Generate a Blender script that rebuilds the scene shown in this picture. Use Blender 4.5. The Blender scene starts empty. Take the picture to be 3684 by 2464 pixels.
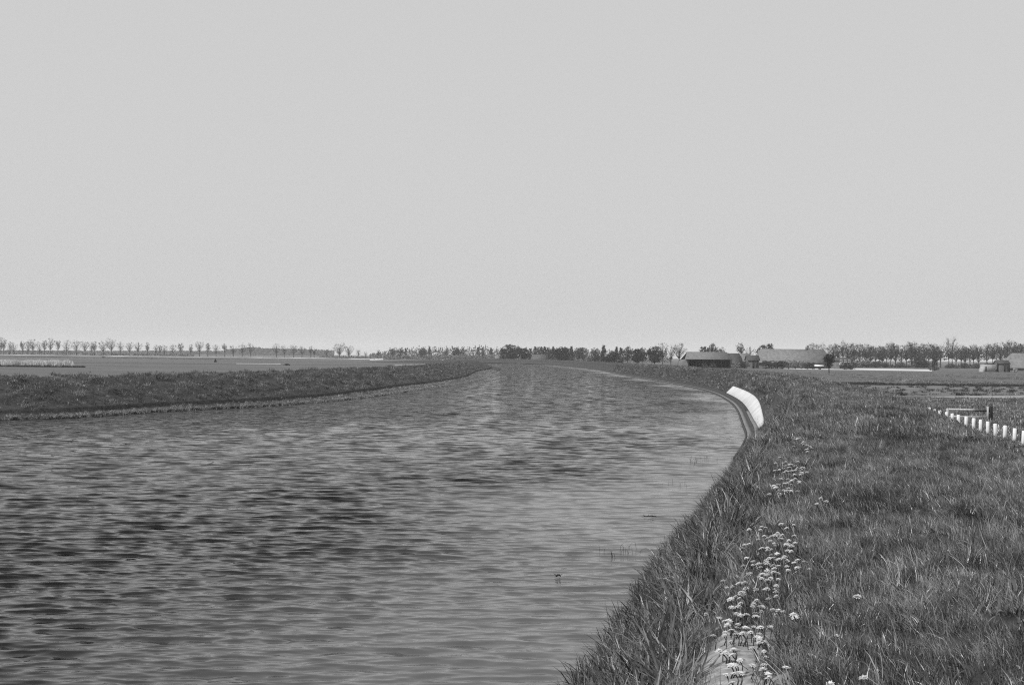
import bpy, math, random
import numpy as np
from mathutils import Matrix, Vector
from mathutils.geometry import delaunay_2d_cdt

SC = bpy.context.scene
COL = SC.collection
random.seed(7)
RNG = np.random.default_rng(7)

# ------------------------------------------------------------------ camera
FPX = 4605.0                       # focal length in pixels of the 3684 px wide photograph
TILT = 38.0 / 3684.0               # the photograph's horizon drops slightly to the right
HOR = 1281.0                       # horizon row at the photograph's centre column
EYE = 4.0                          # eye height above the water
cam_data = bpy.data.cameras.new('camera')
cam_data.sensor_width = 36.0
cam_data.lens = 36.0 * FPX / 3684.0
cam_data.clip_start = 0.1
cam_data.clip_end = 20000
cam = bpy.data.objects.new('camera', cam_data)
COL.objects.link(cam)
SC.camera = cam
pitch = math.atan((HOR - 1232.0) / FPX)
tl = math.atan(TILT)
FWD = Vector((0, math.cos(pitch), math.sin(pitch)))
RIGHT = Vector((1, 0, 0))
UP = RIGHT.cross(FWD)
CX = RIGHT * math.cos(tl) + UP * math.sin(tl)
CY = -RIGHT * math.sin(tl) + UP * math.cos(tl)
m = Matrix.Identity(4)
for i, v in enumerate((CX, CY, -FWD)):
    for j in range(3):
        m[j][i] = v[j]
m[2][3] = EYE
cam.matrix_world = m

# ------------------------------------------------------------------ world, sun, exposure
SUN_AZ, SUN_EL = math.radians(-122), math.radians(46)
world = bpy.data.worlds.new('World')
SC.world = world
world.use_nodes = True
nt = world.node_tree
for n in list(nt.nodes):
    nt.nodes.remove(n)
sky = nt.nodes.new('ShaderNodeTexSky')
sky.sky_type = 'NISHITA'
sky.sun_disc = False
sky.sun_elevation = SUN_EL
sky.sun_rotation = SUN_AZ
sky.dust_density = 4.0
bw = nt.nodes.new('ShaderNodeRGBToBW')           # the photograph is black and white
mx = nt.nodes.new('ShaderNodeMix'); mx.data_type = 'FLOAT'
mx.inputs[0].default_value = 0.82                # an even, milky spring sky
mx.inputs[3].default_value = 6.9
bg = nt.nodes.new('ShaderNodeBackground')
bg.inputs['Strength'].default_value = 0.1
wo = nt.nodes.new('ShaderNodeOutputWorld')
nt.links.new(sky.outputs[0], bw.inputs[0])
nt.links.new(bw.outputs[0], mx.inputs[2])
nt.links.new(mx.outputs[0], bg.inputs['Color'])
nt.links.new(bg.outputs[0], wo.inputs[0])
sun_data = bpy.data.lights.new('sun', 'SUN')
sun_data.energy = 4.4
sun_data.angle = math.radians(0.6)
sun = bpy.data.objects.new('sun', sun_data)
COL.objects.link(sun)
sdir = Vector((math.sin(SUN_AZ) * math.cos(SUN_EL), math.cos(SUN_AZ) * math.cos(SUN_EL), math.sin(SUN_EL)))
sun.rotation_euler = sdir.to_track_quat('Z', 'Y').to_euler()
SC.view_settings.view_transform = 'Standard'
SC.view_settings.look = 'None'
SC.view_settings.exposure = 0.0
SC.view_settings.gamma = 1.0
SC.render.engine = 'CYCLES'
SC.cycles.use_denoising = False
SC.cycles.max_bounces = 6
SC.cycles.volume_bounces = 1
SC.cycles.pixel_filter_type = 'BLACKMAN_HARRIS'
SC.cycles.filter_width = 1.15

# ------------------------------------------------------------------ helpers
FIELD = 0.3

def hor(px):
    return HOR + (px - 1842.0) * TILT

def at_z(px, py, z):
    """photograph pixel -> the point of that sight line at height z"""
    d = CX * ((px - 1842.0) / FPX) + CY * ((1232.0 - py) / FPX) + FWD
    t = (z - EYE) / d.z
    return Vector((d.x * t, d.y * t, z))

def at_d(px, y):
    """x of a photograph column at distance y"""
    return (px - 1842.0) / FPX * y

def tag(o, label=None, cat=None, group=None, kind=None):
    if label: o['label'] = label
    if cat: o['category'] = cat
    if group: o['group'] = group
    if kind: o['kind'] = kind
    return o

def empty(name, loc, rz=0.0):
    o = bpy.data.objects.new(name, None)
    o.empty_display_size = 0.2
    COL.objects.link(o)
    o.location = loc
    o.rotation_euler = (0, 0, rz)
    return o

def mesh_np(name, verts, faces, mat=None, smooth=False):
    me = bpy.data.meshes.new(name)
    verts = np.asarray(verts, dtype=np.float32)
    me.vertices.add(len(verts))
    me.vertices.foreach_set('co', verts.ravel())
    if isinstance(faces, np.ndarray):
        n, k = faces.shape
        flat = faces.astype(np.int32).ravel()
        starts = np.arange(n, dtype=np.int32) * k
    else:
        n = len(faces)
        lens = np.array([len(f) for f in faces], dtype=np.int32)
        flat = np.array([i for f in faces for i in f], dtype=np.int32)
        starts = np.concatenate(([0], np.cumsum(lens)[:-1])).astype(np.int32) if n else np.zeros(0, np.int32)
    me.loops.add(len(flat))
    me.loops.foreach_set('vertex_index', flat)
    me.polygons.add(n)
    me.polygons.foreach_set('loop_start', starts)
    if smooth:
        me.polygons.foreach_set('use_smooth', np.ones(n, dtype=bool))
    me.update(calc_edges=True)
    me.validate()
    if mat: me.materials.append(mat)
    return me

def obj(name, me, parent=None, loc=None):
    o = bpy.data.objects.new(name, me)
    COL.objects.link(o)
    if parent: o.parent = parent
    if loc is not None: o.location = loc
    return o

class MB:
    """collects shapes into one mesh"""
    def __init__(self): self.v = []; self.f = []
    def add(self, vs, fs):
        b = len(self.v)
        self.v.extend([tuple(p) for p in vs])
        self.f.extend([tuple(i + b for i in f) for f in fs])
        return self
    def box(self, c, s, rz=0.0, bev=0.0):
        hx, hy, hz = s[0] / 2, s[1] / 2, s[2] / 2
        ca, sa = math.cos(rz), math.sin(rz)
        b = bev
        if b <= 0:
            P = [(-hx, -hy, -hz), (hx, -hy, -hz), (hx, hy, -hz), (-hx, hy, -hz), (-hx, -hy, hz), (hx, -hy, hz), (hx, hy, hz), (-hx, hy, hz)]
            F = [(0, 3, 2, 1), (4, 5, 6, 7), (0, 1, 5, 4), (1, 2, 6, 5), (2, 3, 7, 6), (3, 0, 4, 7)]
        else:
            ring = [(-hx + b, -hy), (hx - b, -hy), (hx, -hy + b), (hx, hy - b), (hx - b, hy), (-hx + b, hy), (-hx, hy - b), (-hx, -hy + b)]
            P = [(x, y, -hz) for x, y in ring] + [(x, y, hz - b) for x, y in ring] + [(x * (1 - b / hx), y * (1 - b / hy), hz) for x, y in ring]
            F = [tuple(range(7, -1, -1)), tuple(range(16, 24))]
            for k in range(2):
                for i in range(8):
                    j = (i + 1) % 8
                    F.append((k * 8 + i, k * 8 + j, k * 8 + 8 + j, k * 8 + 8 + i))
        return self.add([(c[0] + x * ca - y * sa, c[1] + x * sa + y * ca, c[2] + z) for x, y, z in P], F)
    def tube(self, pts, rads, n=6):
        pts = [Vector(p) for p in pts]
        rings = []
        for i, p in enumerate(pts):
            d = (pts[min(i + 1, len(pts) - 1)] - pts[max(i - 1, 0)]).normalized()
            a = d.cross(Vector((0.3, 0.9, 0.1)))
            if a.length < 1e-3: a = d.cross(Vector((1, 0, 0)))
            a.normalize(); b = d.cross(a)
            rings.append([p + (a * math.cos(2 * math.pi * k / n) + b * math.sin(2 * math.pi * k / n)) * rads[i] for k in range(n)])
        vs = [q for r in rings for q in r]
        fs = []
        for i in range(len(pts) - 1):
            for k in range(n):
                l = (k + 1) % n
                fs.append((i * n + k, i * n + l, (i + 1) * n + l, (i + 1) * n + k))
        fs.append(tuple(range(n - 1, -1, -1)))
        fs.append(tuple((len(pts) - 1) * n + k for k in range(n)))
        return self.add(vs, fs)
    def mesh(self, name, mat, smooth=False):
        return mesh_np(name, self.v, self.f, mat, smooth)
    def build(self, name, mat, parent=None, smooth=False):
        return obj(name, self.mesh(name, mat, smooth), parent)

def material(name, lo, hi, scale=3.0, rough=0.85, detail=6.0, bump=0.0, bump_scale=None, contrast=(0.35, 0.65),
             stretch=(1, 1, 1), per_object=0.0, spec=0.3, translucent=0.0, patches=0.0):
    mt = bpy.data.materials.new(name)
    mt.use_nodes = True
    t = mt.node_tree
    p = t.nodes['Principled BSDF']
    p.inputs['Roughness'].default_value = rough
    p.inputs['Specular IOR Level'].default_value = spec
    tc = t.nodes.new('ShaderNodeTexCoord')
    mp = t.nodes.new('ShaderNodeMapping')
    mp.inputs['Scale'].default_value = stretch
    nz = t.nodes.new('ShaderNodeTexNoise')
    nz.inputs['Scale'].default_value = scale
    nz.inputs['Detail'].default_value = detail
    nz.inputs['Roughness'].default_value = 0.65
    cr = t.nodes.new('ShaderNodeValToRGB')
    cr.color_ramp.elements[0].position = contrast[0]
    cr.color_ramp.elements[1].position = contrast[1]
    cr.color_ramp.elements[0].color = (lo, lo, lo, 1)
    cr.color_ramp.elements[1].color = (hi, hi, hi, 1)
    t.links.new(tc.outputs['Object'], mp.inputs[0])
    t.links.new(mp.outputs[0], nz.inputs['Vector'])
    t.links.new(nz.outputs['Fac'], cr.inputs[0])
    col = cr.outputs[0]
    if per_object:
        oi = t.nodes.new('ShaderNodeObjectInfo')
        mr = t.nodes.new('ShaderNodeMapRange')
        mr.inputs[3].default_value = 1.0 - per_object
        mr.inputs[4].default_value = 1.0 + per_object
        mul = t.nodes.new('ShaderNodeVectorMath'); mul.operation = 'SCALE'
        t.links.new(oi.outputs['Random'], mr.inputs[0])
        t.links.new(col, mul.inputs[0])
        t.links.new(mr.outputs[0], mul.inputs['Scale'])
        col = mul.outputs[0]
    if patches:                                              # lusher and poorer patches of growth
        gp = t.nodes.new('ShaderNodeNewGeometry')
        np_ = t.nodes.new('ShaderNodeTexNoise')
        np_.inputs['Scale'].default_value = patches; np_.inputs['Detail'].default_value = 5
        np_.inputs['Roughness'].default_value = 0.7
        mr = t.nodes.new('ShaderNodeMapRange')
        mr.inputs[1].default_value = 0.36; mr.inputs[2].default_value = 0.64
        mr.inputs[3].default_value = 0.4; mr.inputs[4].default_value = 1.65
        mul = t.nodes.new('ShaderNodeVectorMath'); mul.operation = 'SCALE'
        t.links.new(gp.outputs['Position'], np_.inputs['Vector'])
        t.links.new(np_.outputs['Fac'], mr.inputs[0])
        t.links.new(col, mul.inputs[0]); t.links.new(mr.outputs[0], mul.inputs['Scale'])
        col = mul.outputs[0]
    t.links.new(col, p.inputs['Base Color'])
    if bump:
        nb = t.nodes.new('ShaderNodeTexNoise')
        nb.inputs['Scale'].default_value = bump_scale or scale * 3
        nb.inputs['Detail'].default_value = 6
        b = t.nodes.new('ShaderNodeBump')
        b.inputs['Strength'].default_value = 1.0
        b.inputs['Distance'].default_value = bump
        t.links.new(mp.outputs[0], nb.inputs['Vector'])
        t.links.new(nb.outputs['Fac'], b.inputs['Height'])
        t.links.new(b.outputs[0], p.inputs['Normal'])
    if translucent:
        tr = t.nodes.new('ShaderNodeBsdfTranslucent')
        ms = t.nodes.new('ShaderNodeMixShader')
        ms.inputs[0].default_value = translucent
        t.links.new(col, tr.inputs['Color'])
        t.links.new(p.outputs[0], ms.inputs[1])
        t.links.new(tr.outputs[0], ms.inputs[2])
        t.links.new(ms.outputs[0], t.nodes['Material Output'].inputs['Surface'])
    return mt

M = {}
M['soil'] = material('dike_soil', 0.018, 0.045, 2.5, 0.95, bump=0.05)
M['bare'] = material('bare_sand', 0.16, 0.36, 7.0, 0.95, bump=0.03, bump_scale=30)
M['field'] = material('field_grass', 0.06, 0.105, 0.05, 0.95, detail=10, stretch=(0.35, 1.4, 1), bump=0.05, bump_scale=0.8)
M['field_dark'] = material('dark_field', 0.052, 0.1, 0.09, 0.95, detail=10, stretch=(0.3, 1.2, 1), bump=0.05, bump_scale=0.8)
M['field_mid'] = material('rough_pasture', 0.06, 0.15, 0.16, 0.95, detail=10, stretch=(0.3, 1.6, 1), bump=0.06, bump_scale=0.8)
M['sand'] = material('pale_sand', 0.17, 0.28, 0.5, 0.95, detail=8, stretch=(0.2, 1, 1))
M['bright'] = material('bright_sand', 0.36, 0.55, 0.12, 0.95, detail=8, stretch=(0.3, 1, 1))
M['ditch'] = material('ditch_mud', 0.012, 0.035, 0.8, 0.9)
M['grass'] = material('grass_blade', 0.07, 0.175, 4.0, 0.36, per_object=0.75, spec=0.55, translucent=0.15, patches=0.9)
M['tuss'] = material('tussock_blade', 0.065, 0.17, 4.0, 0.38, per_object=0.75, spec=0.45, translucent=0.15, patches=1.3)
M['bankgrass'] = material('left_bank_blade', 0.065, 0.17, 4.0, 0.6, per_object=0.6, spec=0.3, translucent=0.2, patches=0.8)
M['dry'] = material('dry_blade', 0.2, 0.33, 4.0, 0.7, per_object=0.4, spec=0.3, translucent=0.25)
M['reed'] = material('pale_reed', 0.42, 0.6, 4.0, 0.75, per_object=0.2, spec=0.2, translucent=0.2)
M['concrete'] = material('white_concrete', 0.34, 0.52, 0.6, 0.85, detail=9, contrast=(0.25, 0.6), bump=0.01, bump_scale=6)
M['ledge'] = material('grey_ledge_stone', 0.1, 0.19, 3.0, 0.9, bump=0.02)
M['wetwood'] = material('wet_timber', 0.012, 0.03, 3.0, 0.6, stretch=(1, 1, 6))
M['white'] = material('white_paint', 0.42, 0.6, 6.0, 0.6, contrast=(0.2, 0.55))
M['wood'] = material('weathered_wood', 0.3, 0.46, 8.0, 0.85, stretch=(1, 1, 0.15))
M['darkwood'] = material('tarred_wood', 0.012, 0.03, 8.0, 0.8, stretch=(1, 1, 0.15))
M['bark'] = material('bark', 0.025, 0.055, 3.0, 0.95, per_object=0.2)
M['twig'] = material('bare_twig', 0.02, 0.05, 3.0, 0.95, per_object=0.3)
M['leaf'] = material('spring_leaf', 0.022, 0.052, 0.4, 0.8, per_object=0.25, translucent=0.15)
M['leafdark'] = material('evergreen_leaf', 0.009, 0.022, 0.4, 0.8, per_object=0.3)
M['hedge'] = material('hedge_leaf', 0.02, 0.055, 0.6, 0.8, per_object=0.25)
M['paleleaf'] = material('pale_blossom_leaf', 0.13, 0.26, 0.6, 0.8, per_object=0.25)
M['rough'] = material('dark_rough_growth', 0.025, 0.055, 0.6, 0.85, per_object=0.3)
M['black'] = material('blackish_leaf', 0.004, 0.01, 0.6, 0.9)
M['farroof'] = material('far_roof', 0.06, 0.09, 1.2, 0.9)
M['brush'] = material('pale_brushwood', 0.07, 0.13, 0.6, 0.9)
M['thatch'] = material('thatched_roof', 0.11, 0.175, 0.9, 0.95, stretch=(1, 1, 0.4), bump=0.05)
M['tile'] = material('pale_roof', 0.10, 0.155, 1.2, 0.9, bump=0.03)
M['darktile'] = material('dark_roof', 0.035, 0.06, 1.2, 0.8, bump=0.03)
M['wall'] = material('farm_wall', 0.08, 0.15, 1.0, 0.9, bump=0.02)
M['palewall'] = material('pale_plaster', 0.24, 0.36, 0.8, 0.9, bump=0.02)
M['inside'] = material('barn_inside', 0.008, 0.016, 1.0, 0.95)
M['glass'] = material('window_glass', 0.01, 0.02, 1.0, 0.12)
M['petal'] = material('pale_petal', 0.42, 0.58, 30.0, 0.7, per_object=0.12, translucent=0.2)
M['stem'] = material('flower_stem', 0.08, 0.14, 30.0, 0.6)
M['float'] = material('floating_debris', 0.012, 0.04, 20.0, 0.6)

# ------------------------------------------------------------------ the two water edges, as plan curves
def smooth_curve(pts, step0=0.5, grow=0.006):
    """centripetal Catmull-Rom through plan points, resampled (finer near the camera)"""
    P = [np.array(p, float) for p in pts]
    P = [2 * P[0] - P[1]] + P + [2 * P[-1] - P[-2]]
    out = []
    for i in range(1, len(P) - 2):
        p0, p1, p2, p3 = P[i - 1:i + 3]
        t1 = np.linalg.norm(p1 - p0) ** .5; t2 = t1 + np.linalg.norm(p2 - p1) ** .5; t3 = t2 + np.linalg.norm(p3 - p2) ** .5
        for t in np.linspace(t1, t2, 40, endpoint=False):
            a1 = (t1 - t) / t1 * p0 + t / t1 * p1
            a2 = (t2 - t) / (t2 - t1) * p1 + (t - t1) / (t2 - t1) * p2
            a3 = (t3 - t) / (t3 - t2) * p2 + (t - t2) / (t3 - t2) * p3
            b1 = (t2 - t) / t2 * a1 + t / t2 * a2
            b2 = (t3 - t) / (t3 - t1) * a2 + (t - t1) / (t3 - t1) * a3
            out.append((t2 - t) / (t2 - t1) * b1 + (t - t1) / (t2 - t1) * b2)
    out.append(P[-2])
    out = np.array(out)
    for _ in range(6):
        out[1:-1] = (out[:-2] + 2 * out[1:-1] + out[2:]) / 4
    s = np.concatenate(([0], np.cumsum(np.linalg.norm(np.diff(out, axis=0), axis=1))))
    q = [0.0]
    while q[-1] < s[-1]:
        k = np.searchsorted(s, q[-1])
        d = np.linalg.norm(out[min(k, len(out) - 1)])
        q.append(q[-1] + max(step0, step0 * d * grow / 0.3))
    q = np.array(q[:-1] + [s[-1]])
    return np.stack([np.interp(q, s, out[:, 0]), np.interp(q, s, out[:, 1])], 1)

RPIX = [(2685, 1578), (2673, 1530), (2652, 1476), (2628, 1449), (2569, 1416), (2509, 1398.5), (2419, 1380.6), (2300, 1360), (2237, 1350)]
RP = [(-15, -50), (-8.2, -25), (-2.6, 0), (-0.8, 9), (0.65, 15.6), (1.65, 20.1), (3.1, 26.5), (4.45, 31.6), (6.4, 40), (8.5, 49)]
RP += [tuple(at_z(x, y, 0.0)[:2]) for x, y in RPIX]
RP += [(25.5, 390), (21.5, 500), (14, 600), (-1, 680), (-40, 740), (-120, 800), (-300, 870), (-600, 900)]
LPIX = [(0, 1512), (240, 1505), (600, 1481), (898, 1466), (1200, 1444), (1349, 1426), (1498, 1405), (1648, 1383), (1737, 1363)]
LP = [(-75, 22), (-54, 45)] + [tuple(at_z(x, y, 0.0)[:2]) for x, y in LPIX]
LP += [(-5.0, 290), (-3.2, 380), (-6.0, 460), (-22, 560), (-60, 630), (-140, 700), (-310, 770), (-600, 800)]
RC = smooth_curve(RP, 0.4, 0.004)
LC = smooth_curve(LP, 0.8, 0.004)

def normals(c, side):
    t = np.gradient(c, axis=0)
    t /= np.linalg.norm(t, axis=1)[:, None]
    n = np.stack([t[:, 1], -t[:, 0]], 1)
    return n * side
RN, LN = normals(RC, 1), normals(LC, -1)
RS = np.concatenate(([0], np.cumsum(np.linalg.norm(np.diff(RC, axis=0), axis=1))))
LS = np.concatenate(([0], np.cumsum(np.linalg.norm(np.diff(LC, axis=0), axis=1))))

def along(c, nn, ss, s):
    p = np.stack([np.interp(s, ss, c[:, 0]), np.interp(s, ss, c[:, 1])], -1)
    n = np.stack([np.interp(s, ss, nn[:, 0]), np.interp(s, ss, nn[:, 1])], -1)
    return p, n / np.linalg.norm(n, axis=-1)[..., None]

def lumps(x, y):
    """gentle unevenness of the turf"""
    return (0.05 * np.sin(1.7 * x + 0.6 * y + 1) * np.sin(0.9 * y - 0.4 * x) + 0.035 * np.sin(3.1 * y + 2.0 * x)
            * np.sin(2.3 * x - 1.1 * y + 2) + 0.06 * np.sin(0.43 * y + 0.3 * x) + 0.02 * np.sin(6.1 * x + 1.3) * np.sin(5.3 * y))

ROFF = np.array([0.0, 0.62, 1.3, 1.72, 1.90, 2.3, 3.0, 4.4, 6.4, 8.1, 10.2, 12.5])
RZ = np.array([-0.3, 0.36, 1.02, 1.48, 2.00, 2.24, 2.36, 2.42, 2.30, 1.45, 0.38, -0.2])
def right_z(o): return np.interp(o, ROFF, RZ)
def left_bench(y): return np.interp(y, [60, 80, 110, 150, 250], [0.5, 0.7, 1.6, 2.6, 3.0])
def left_z(o, b):
    """left dike: low bench of width b at the water, slope, crest, landward slope"""
    q = o - b
    z = np.interp(q, [0.0, 0.12, 0.6, 2.4, 4.6, 5.4, 8.4, 10.0, 13.0], [0.30, 0.58, 0.74, 1.45, 2.08, 2.16, 2.16, 1.8, -0.3])
    return np.where(o < b, np.interp(o, [-0.05, 0.0, 0.05, 0.6], [-0.4, 0.12, 0.16, 0.30]), z)

# ------------------------------------------------------------------ dikes
def dike_strip(name, c, nn, offs, zf, mat):
    xs = c[:, 0][:, None] + nn[:, 0][:, None] * offs
    ys = c[:, 1][:, None] + nn[:, 1][:, None] * offs
    zs = zf(xs, ys, offs[None, :] + 0 * xs)
    v = np.stack([xs, ys, zs], -1).reshape(-1, 3)
    n, k = xs.shape
    i = np.arange((n - 1))[:, None] * k + np.arange(k - 1)[None, :]
    f = np.stack([i, i + 1, i + k + 1, i + k], -1).reshape(-1, 4)
    return obj(name, mesh_np(name, v, f, mat, smooth=True))

ro = np.concatenate((np.arange(0.5, 3.0, 0.09), np.arange(3.0, 12.6, 0.32)))
def fade_out(z, x, y):
    """beyond the far bend the dikes run down to field level"""
    f = np.where(y > 450, np.clip((x + 75) / 60, 0, 1), 1.0)
    return np.where(z > 0.26, 0.26 + (z - 0.26) * f, z)
def rzf(x, y, o):
    fineb = 0.018 * np.sin(17 * x + 5 * y) * np.sin(13 * y - 4 * x + 1) + 0.012 * np.sin(29 * x - 11 * y) * np.sin(23 * y + 9 * x)
    return fade_out(right_z(o) + (lumps(x, y) + fineb) * np.clip((o - 0.7) / 0.8, 0, 1) * np.clip(1.0 - (y - 120) / 200, 0.5, 1), x, y)

# dike turf, with the worn bare sand along its shoulder near the photographer
mt = material('dike_turf', 0.02, 0.055, 2.5, 0.95, bump=0.05)
t = mt.node_tree
geo = t.nodes.new('ShaderNodeNewGeometry')
nz = t.nodes.new('ShaderNodeTexNoise'); nz.inputs['Scale'].default_value = 1.1; nz.inputs['Detail'].default_value = 7
att = t.nodes.new('ShaderNodeAttribute'); att.attribute_name = 'bare'
add = t.nodes.new('ShaderNodeMath'); add.operation = 'MULTIPLY_ADD'; add.inputs[1].default_value = 0.7
ramp = t.nodes.new('ShaderNodeValToRGB')
ramp.color_ramp.elements[0].position = 0.5; ramp.color_ramp.elements[1].position = 0.72
sandn = t.nodes.new('ShaderNodeTexNoise'); sandn.inputs['Scale'].default_value = 14; sandn.inputs['Detail'].default_value = 8
sandr = t.nodes.new('ShaderNodeValToRGB')
sandr.color_ramp.elements[0].position = 0.3; sandr.color_ramp.elements[1].position = 0.7
sandr.color_ramp.elements[0].color = (0.12, 0.12, 0.12, 1); sandr.color_ramp.elements[1].color = (0.29, 0.29, 0.29, 1)
mixc = t.nodes.new('ShaderNodeMix'); mixc.data_type = 'RGBA'
pb = t.nodes['Principled BSDF']
old = pb.inputs['Base Color'].links[0].from_socket
t.links.new(geo.outputs['Position'], nz.inputs['Vector'])
t.links.new(geo.outputs['Position'], sandn.inputs['Vector'])
t.links.new(nz.outputs['Fac'], add.inputs[0])
t.links.new(att.outputs['Fac'], add.inputs[2])
t.links.new(add.outputs[0], ramp.inputs[0])
t.links.new(sandn.outputs['Fac'], sandr.inputs[0])
t.links.new(ramp.outputs[0], mixc.inputs[0])
t.links.new(old, mixc.inputs[6])
t.links.new(sandr.outputs[0], mixc.inputs[7])
t.links.new(mixc.outputs[2], pb.inputs['Base Color'])

def bareness(y, o):
    """worn strip beside the slope's edge, widest nearest the photographer"""
    a = np.clip(1.0 - np.abs(o - 2.36) / 0.45, 0, 1) * np.clip((9.9 - y) / 2.2, 0, 1)
    b = np.clip(1.0 - np.abs(o - 2.15) / 0.3, 0, 1) * np.clip(1 - np.abs(y - 10.5) / 1.5, 0, 1) * 0.8
    return np.maximum(a, b)

right_dike = dike_strip('right_dike', RC, RN, ro, rzf, mt)
tag(right_dike, kind='structure')
arr = bareness(np.repeat(RC[:, 1], len(ro)), np.tile(ro, len(RC)))
at_ = right_dike.data.attributes.new('bare', 'FLOAT', 'POINT')
at_.data.foreach_set('value', arr.astype(np.float32) * 0.62)

lo = np.concatenate((np.arange(-0.1, 3.4, 0.1), np.arange(3.4, 17.5, 0.4)))
def lzf(x, y, o):
    return fade_out(left_z(o, left_bench(y)) + 2.3 * lumps(1.6 * x + 3, 1.7 * y) * np.clip((o - left_bench(y) - .3) / 1.0, 0, 1), x, y)
left_dike = dike_strip('left_dike', LC, LN, lo, lzf, M['soil'])
tag(left_dike, kind='structure')

# ------------------------------------------------------------------ ground (one sheet to the horizon, open where the river runs)
hole_r = RC + RN * 8.3
hole_l = LC + LN * 10.0
step_r, step_l = hole_r[::6], hole_l[::4]
ring = [tuple(p) for p in step_r] + [tuple(p) for p in step_l[::-1]]
outer = []
for q in np.linspace(0, 2 * math.pi, 48, endpoint=False):
    outer.append((7000 * math.cos(q), 1500 + 7000 * math.sin(q)))
pts = [Vector(p) for p in outer + ring]
n0 = len(outer); n1 = len(pts)
edges = [(i, (i + 1) % n0) for i in range(n0)] + [(n0 + i, n0 + (i + 1) % (n1 - n0)) for i in range(n1 - n0)]
V, E, F, *_ = delaunay_2d_cdt(pts, edges, [], 1, 1e-4)
poly = np.array(ring)
def inside(x, y, P):
    x1, y1 = P[:, 0], P[:, 1]; x2, y2 = np.roll(x1, -1), np.roll(y1, -1)
    c = ((y1 > y) != (y2 > y)) & (x < (x2 - x1) * (y - y1) / (y2 - y1 + 1e-12) + x1)
    return c.sum() % 2 == 1
keep = [f for f in F if not inside(sum(V[i][0] for i in f) / 3, sum(V[i][1] for i in f) / 3, poly)]
ground = obj('ground', mesh_np('ground', [(v[0], v[1], FIELD) for v in V], [tuple(f) for f in keep], M['field']))
tag(ground, kind='structure')

LAYER = [0]
def sheet(name, corners, mat, lift=None):
    """a field or track lying on the ground; corners are photograph pixels where it is seen"""
    LAYER[0] += 1
    z = FIELD + (lift if lift is not None else 0.004 * LAYER[0])
    top, bot = corners
    v = [at_z(x, y, z) for x, y in bot] + [at_z(x, y, z) for x, y in top]
    k = len(bot)
    f = [(i, i + 1, k + i + 1, k + i) for i in range(k - 1)]
    o = obj(name, mesh_np(name, v, f, mat))
    tag(o, kind='structure')
    return o

# right-hand fields, far to near
sheet('pale_field', ([(2560, 1315.5), (2890, 1325.2), (3100, 1325.0), (3353, 1329)], [(2560, 1316.5), (2890, 1329), (3100, 1331), (3353, 1335.5)]), M['bright'])
sheet('dark_field', ([(2400, 1338), (3100, 1333.5), (3684, 1341), (4300, 1347)], [(2400, 1356), (3100, 1356), (3684, 1363), (4300, 1370)]), M['field_dark'])
sheet('pasture', ([(2600, 1384), (3150, 1386), (3684, 1391), (4300, 1397)], [(2600, 1402), (3150, 1424), (3684, 1430), (4300, 1437)]), M['field_mid'])
sheet('ditch', ([(3020, 1377), (3120, 1374), (3190, 1382), (3400, 1382), (3684, 1385), (4300, 1391)], [(3020, 1381), (3120, 1384.5), (3190, 1386), (3400, 1386), (3684, 1390), (4300, 1396)]), M['ditch'])
sheet('sandy_track', ([(3350, 1427), (3480, 1424), (3684, 1424), (4300, 1427)], [(3350, 1429.5), (3480, 1430), (3684, 1433), (4300, 1439)]), M['sand'])
sheet('dark_meadow', ([(3100, 1433), (3684, 1437), (4500, 1444)], [(3100, 1545), (3684, 1560), (4500, 1580)]), M['field_dark'])
# left-hand fields
sheet('dark_field', ([(700, 1291), (900, 1293), (1300, 1297), (1560, 1298.5)], [(700, 1295), (900, 1301), (1300, 1304.5), (1560, 1306)]), M['field_dark'])
sheet('pasture', ([(-600, 1297), (300, 1303), (1000, 1310.5), (1400, 1313)], [(-600, 1303), (300, 1306), (1000, 1312), (1400, 1313.8)]), M['field_dark'])
sheet('sandy_track', ([(850, 1307.2), (1010, 1308.0)], [(850, 1308.6), (1010, 1309.4)]), M['bright'])
sheet('pale_field', ([(1330, 1290.2), (1378, 1290.6)], [(1330, 1296), (1378, 1294)]), M['bright'])
sheet('pale_field', ([(1642, 1297.3), (1705, 1298.2)], [(1642, 1300.5), (1705, 1301.5)]), M['sand'])
sheet('sandy_track', ([(1420, 1311.5), (1540, 1309.5)], [(1420, 1314), (1540, 1312)]), M['sand'])
sheet('pale_field', ([(1470, 1286.6), (1500, 1286.8)], [(1470, 1288.4), (1500, 1288.8)]), M['sand'])

# the pale raised road below the far left tree row
road = MB()
prev = None
for px, py in [(-900, 1268.5), (0, 1277.5), (300, 1280.3), (700, 1284.8), (1000, 1288), (1200, 1290.6), (1345, 1292.8)]:
    c = at_z(px, py, FIELD)
    cs = [c, c + Vector((0, 1.0, 0.5)), c + Vector((0, 5.0, 0.5)), c + Vector((0, 7.0, 0))]
    if prev: road.add(prev + cs, [(i, i + 4, i + 5, i + 1) for i in range(3)])
    prev = cs
M['roadsand'] = material('road_sand', 0.12, 0.42, 0.03, 0.95, detail=8)
tag(road.build('raised_road', M['roadsand']), kind='structure')

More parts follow.
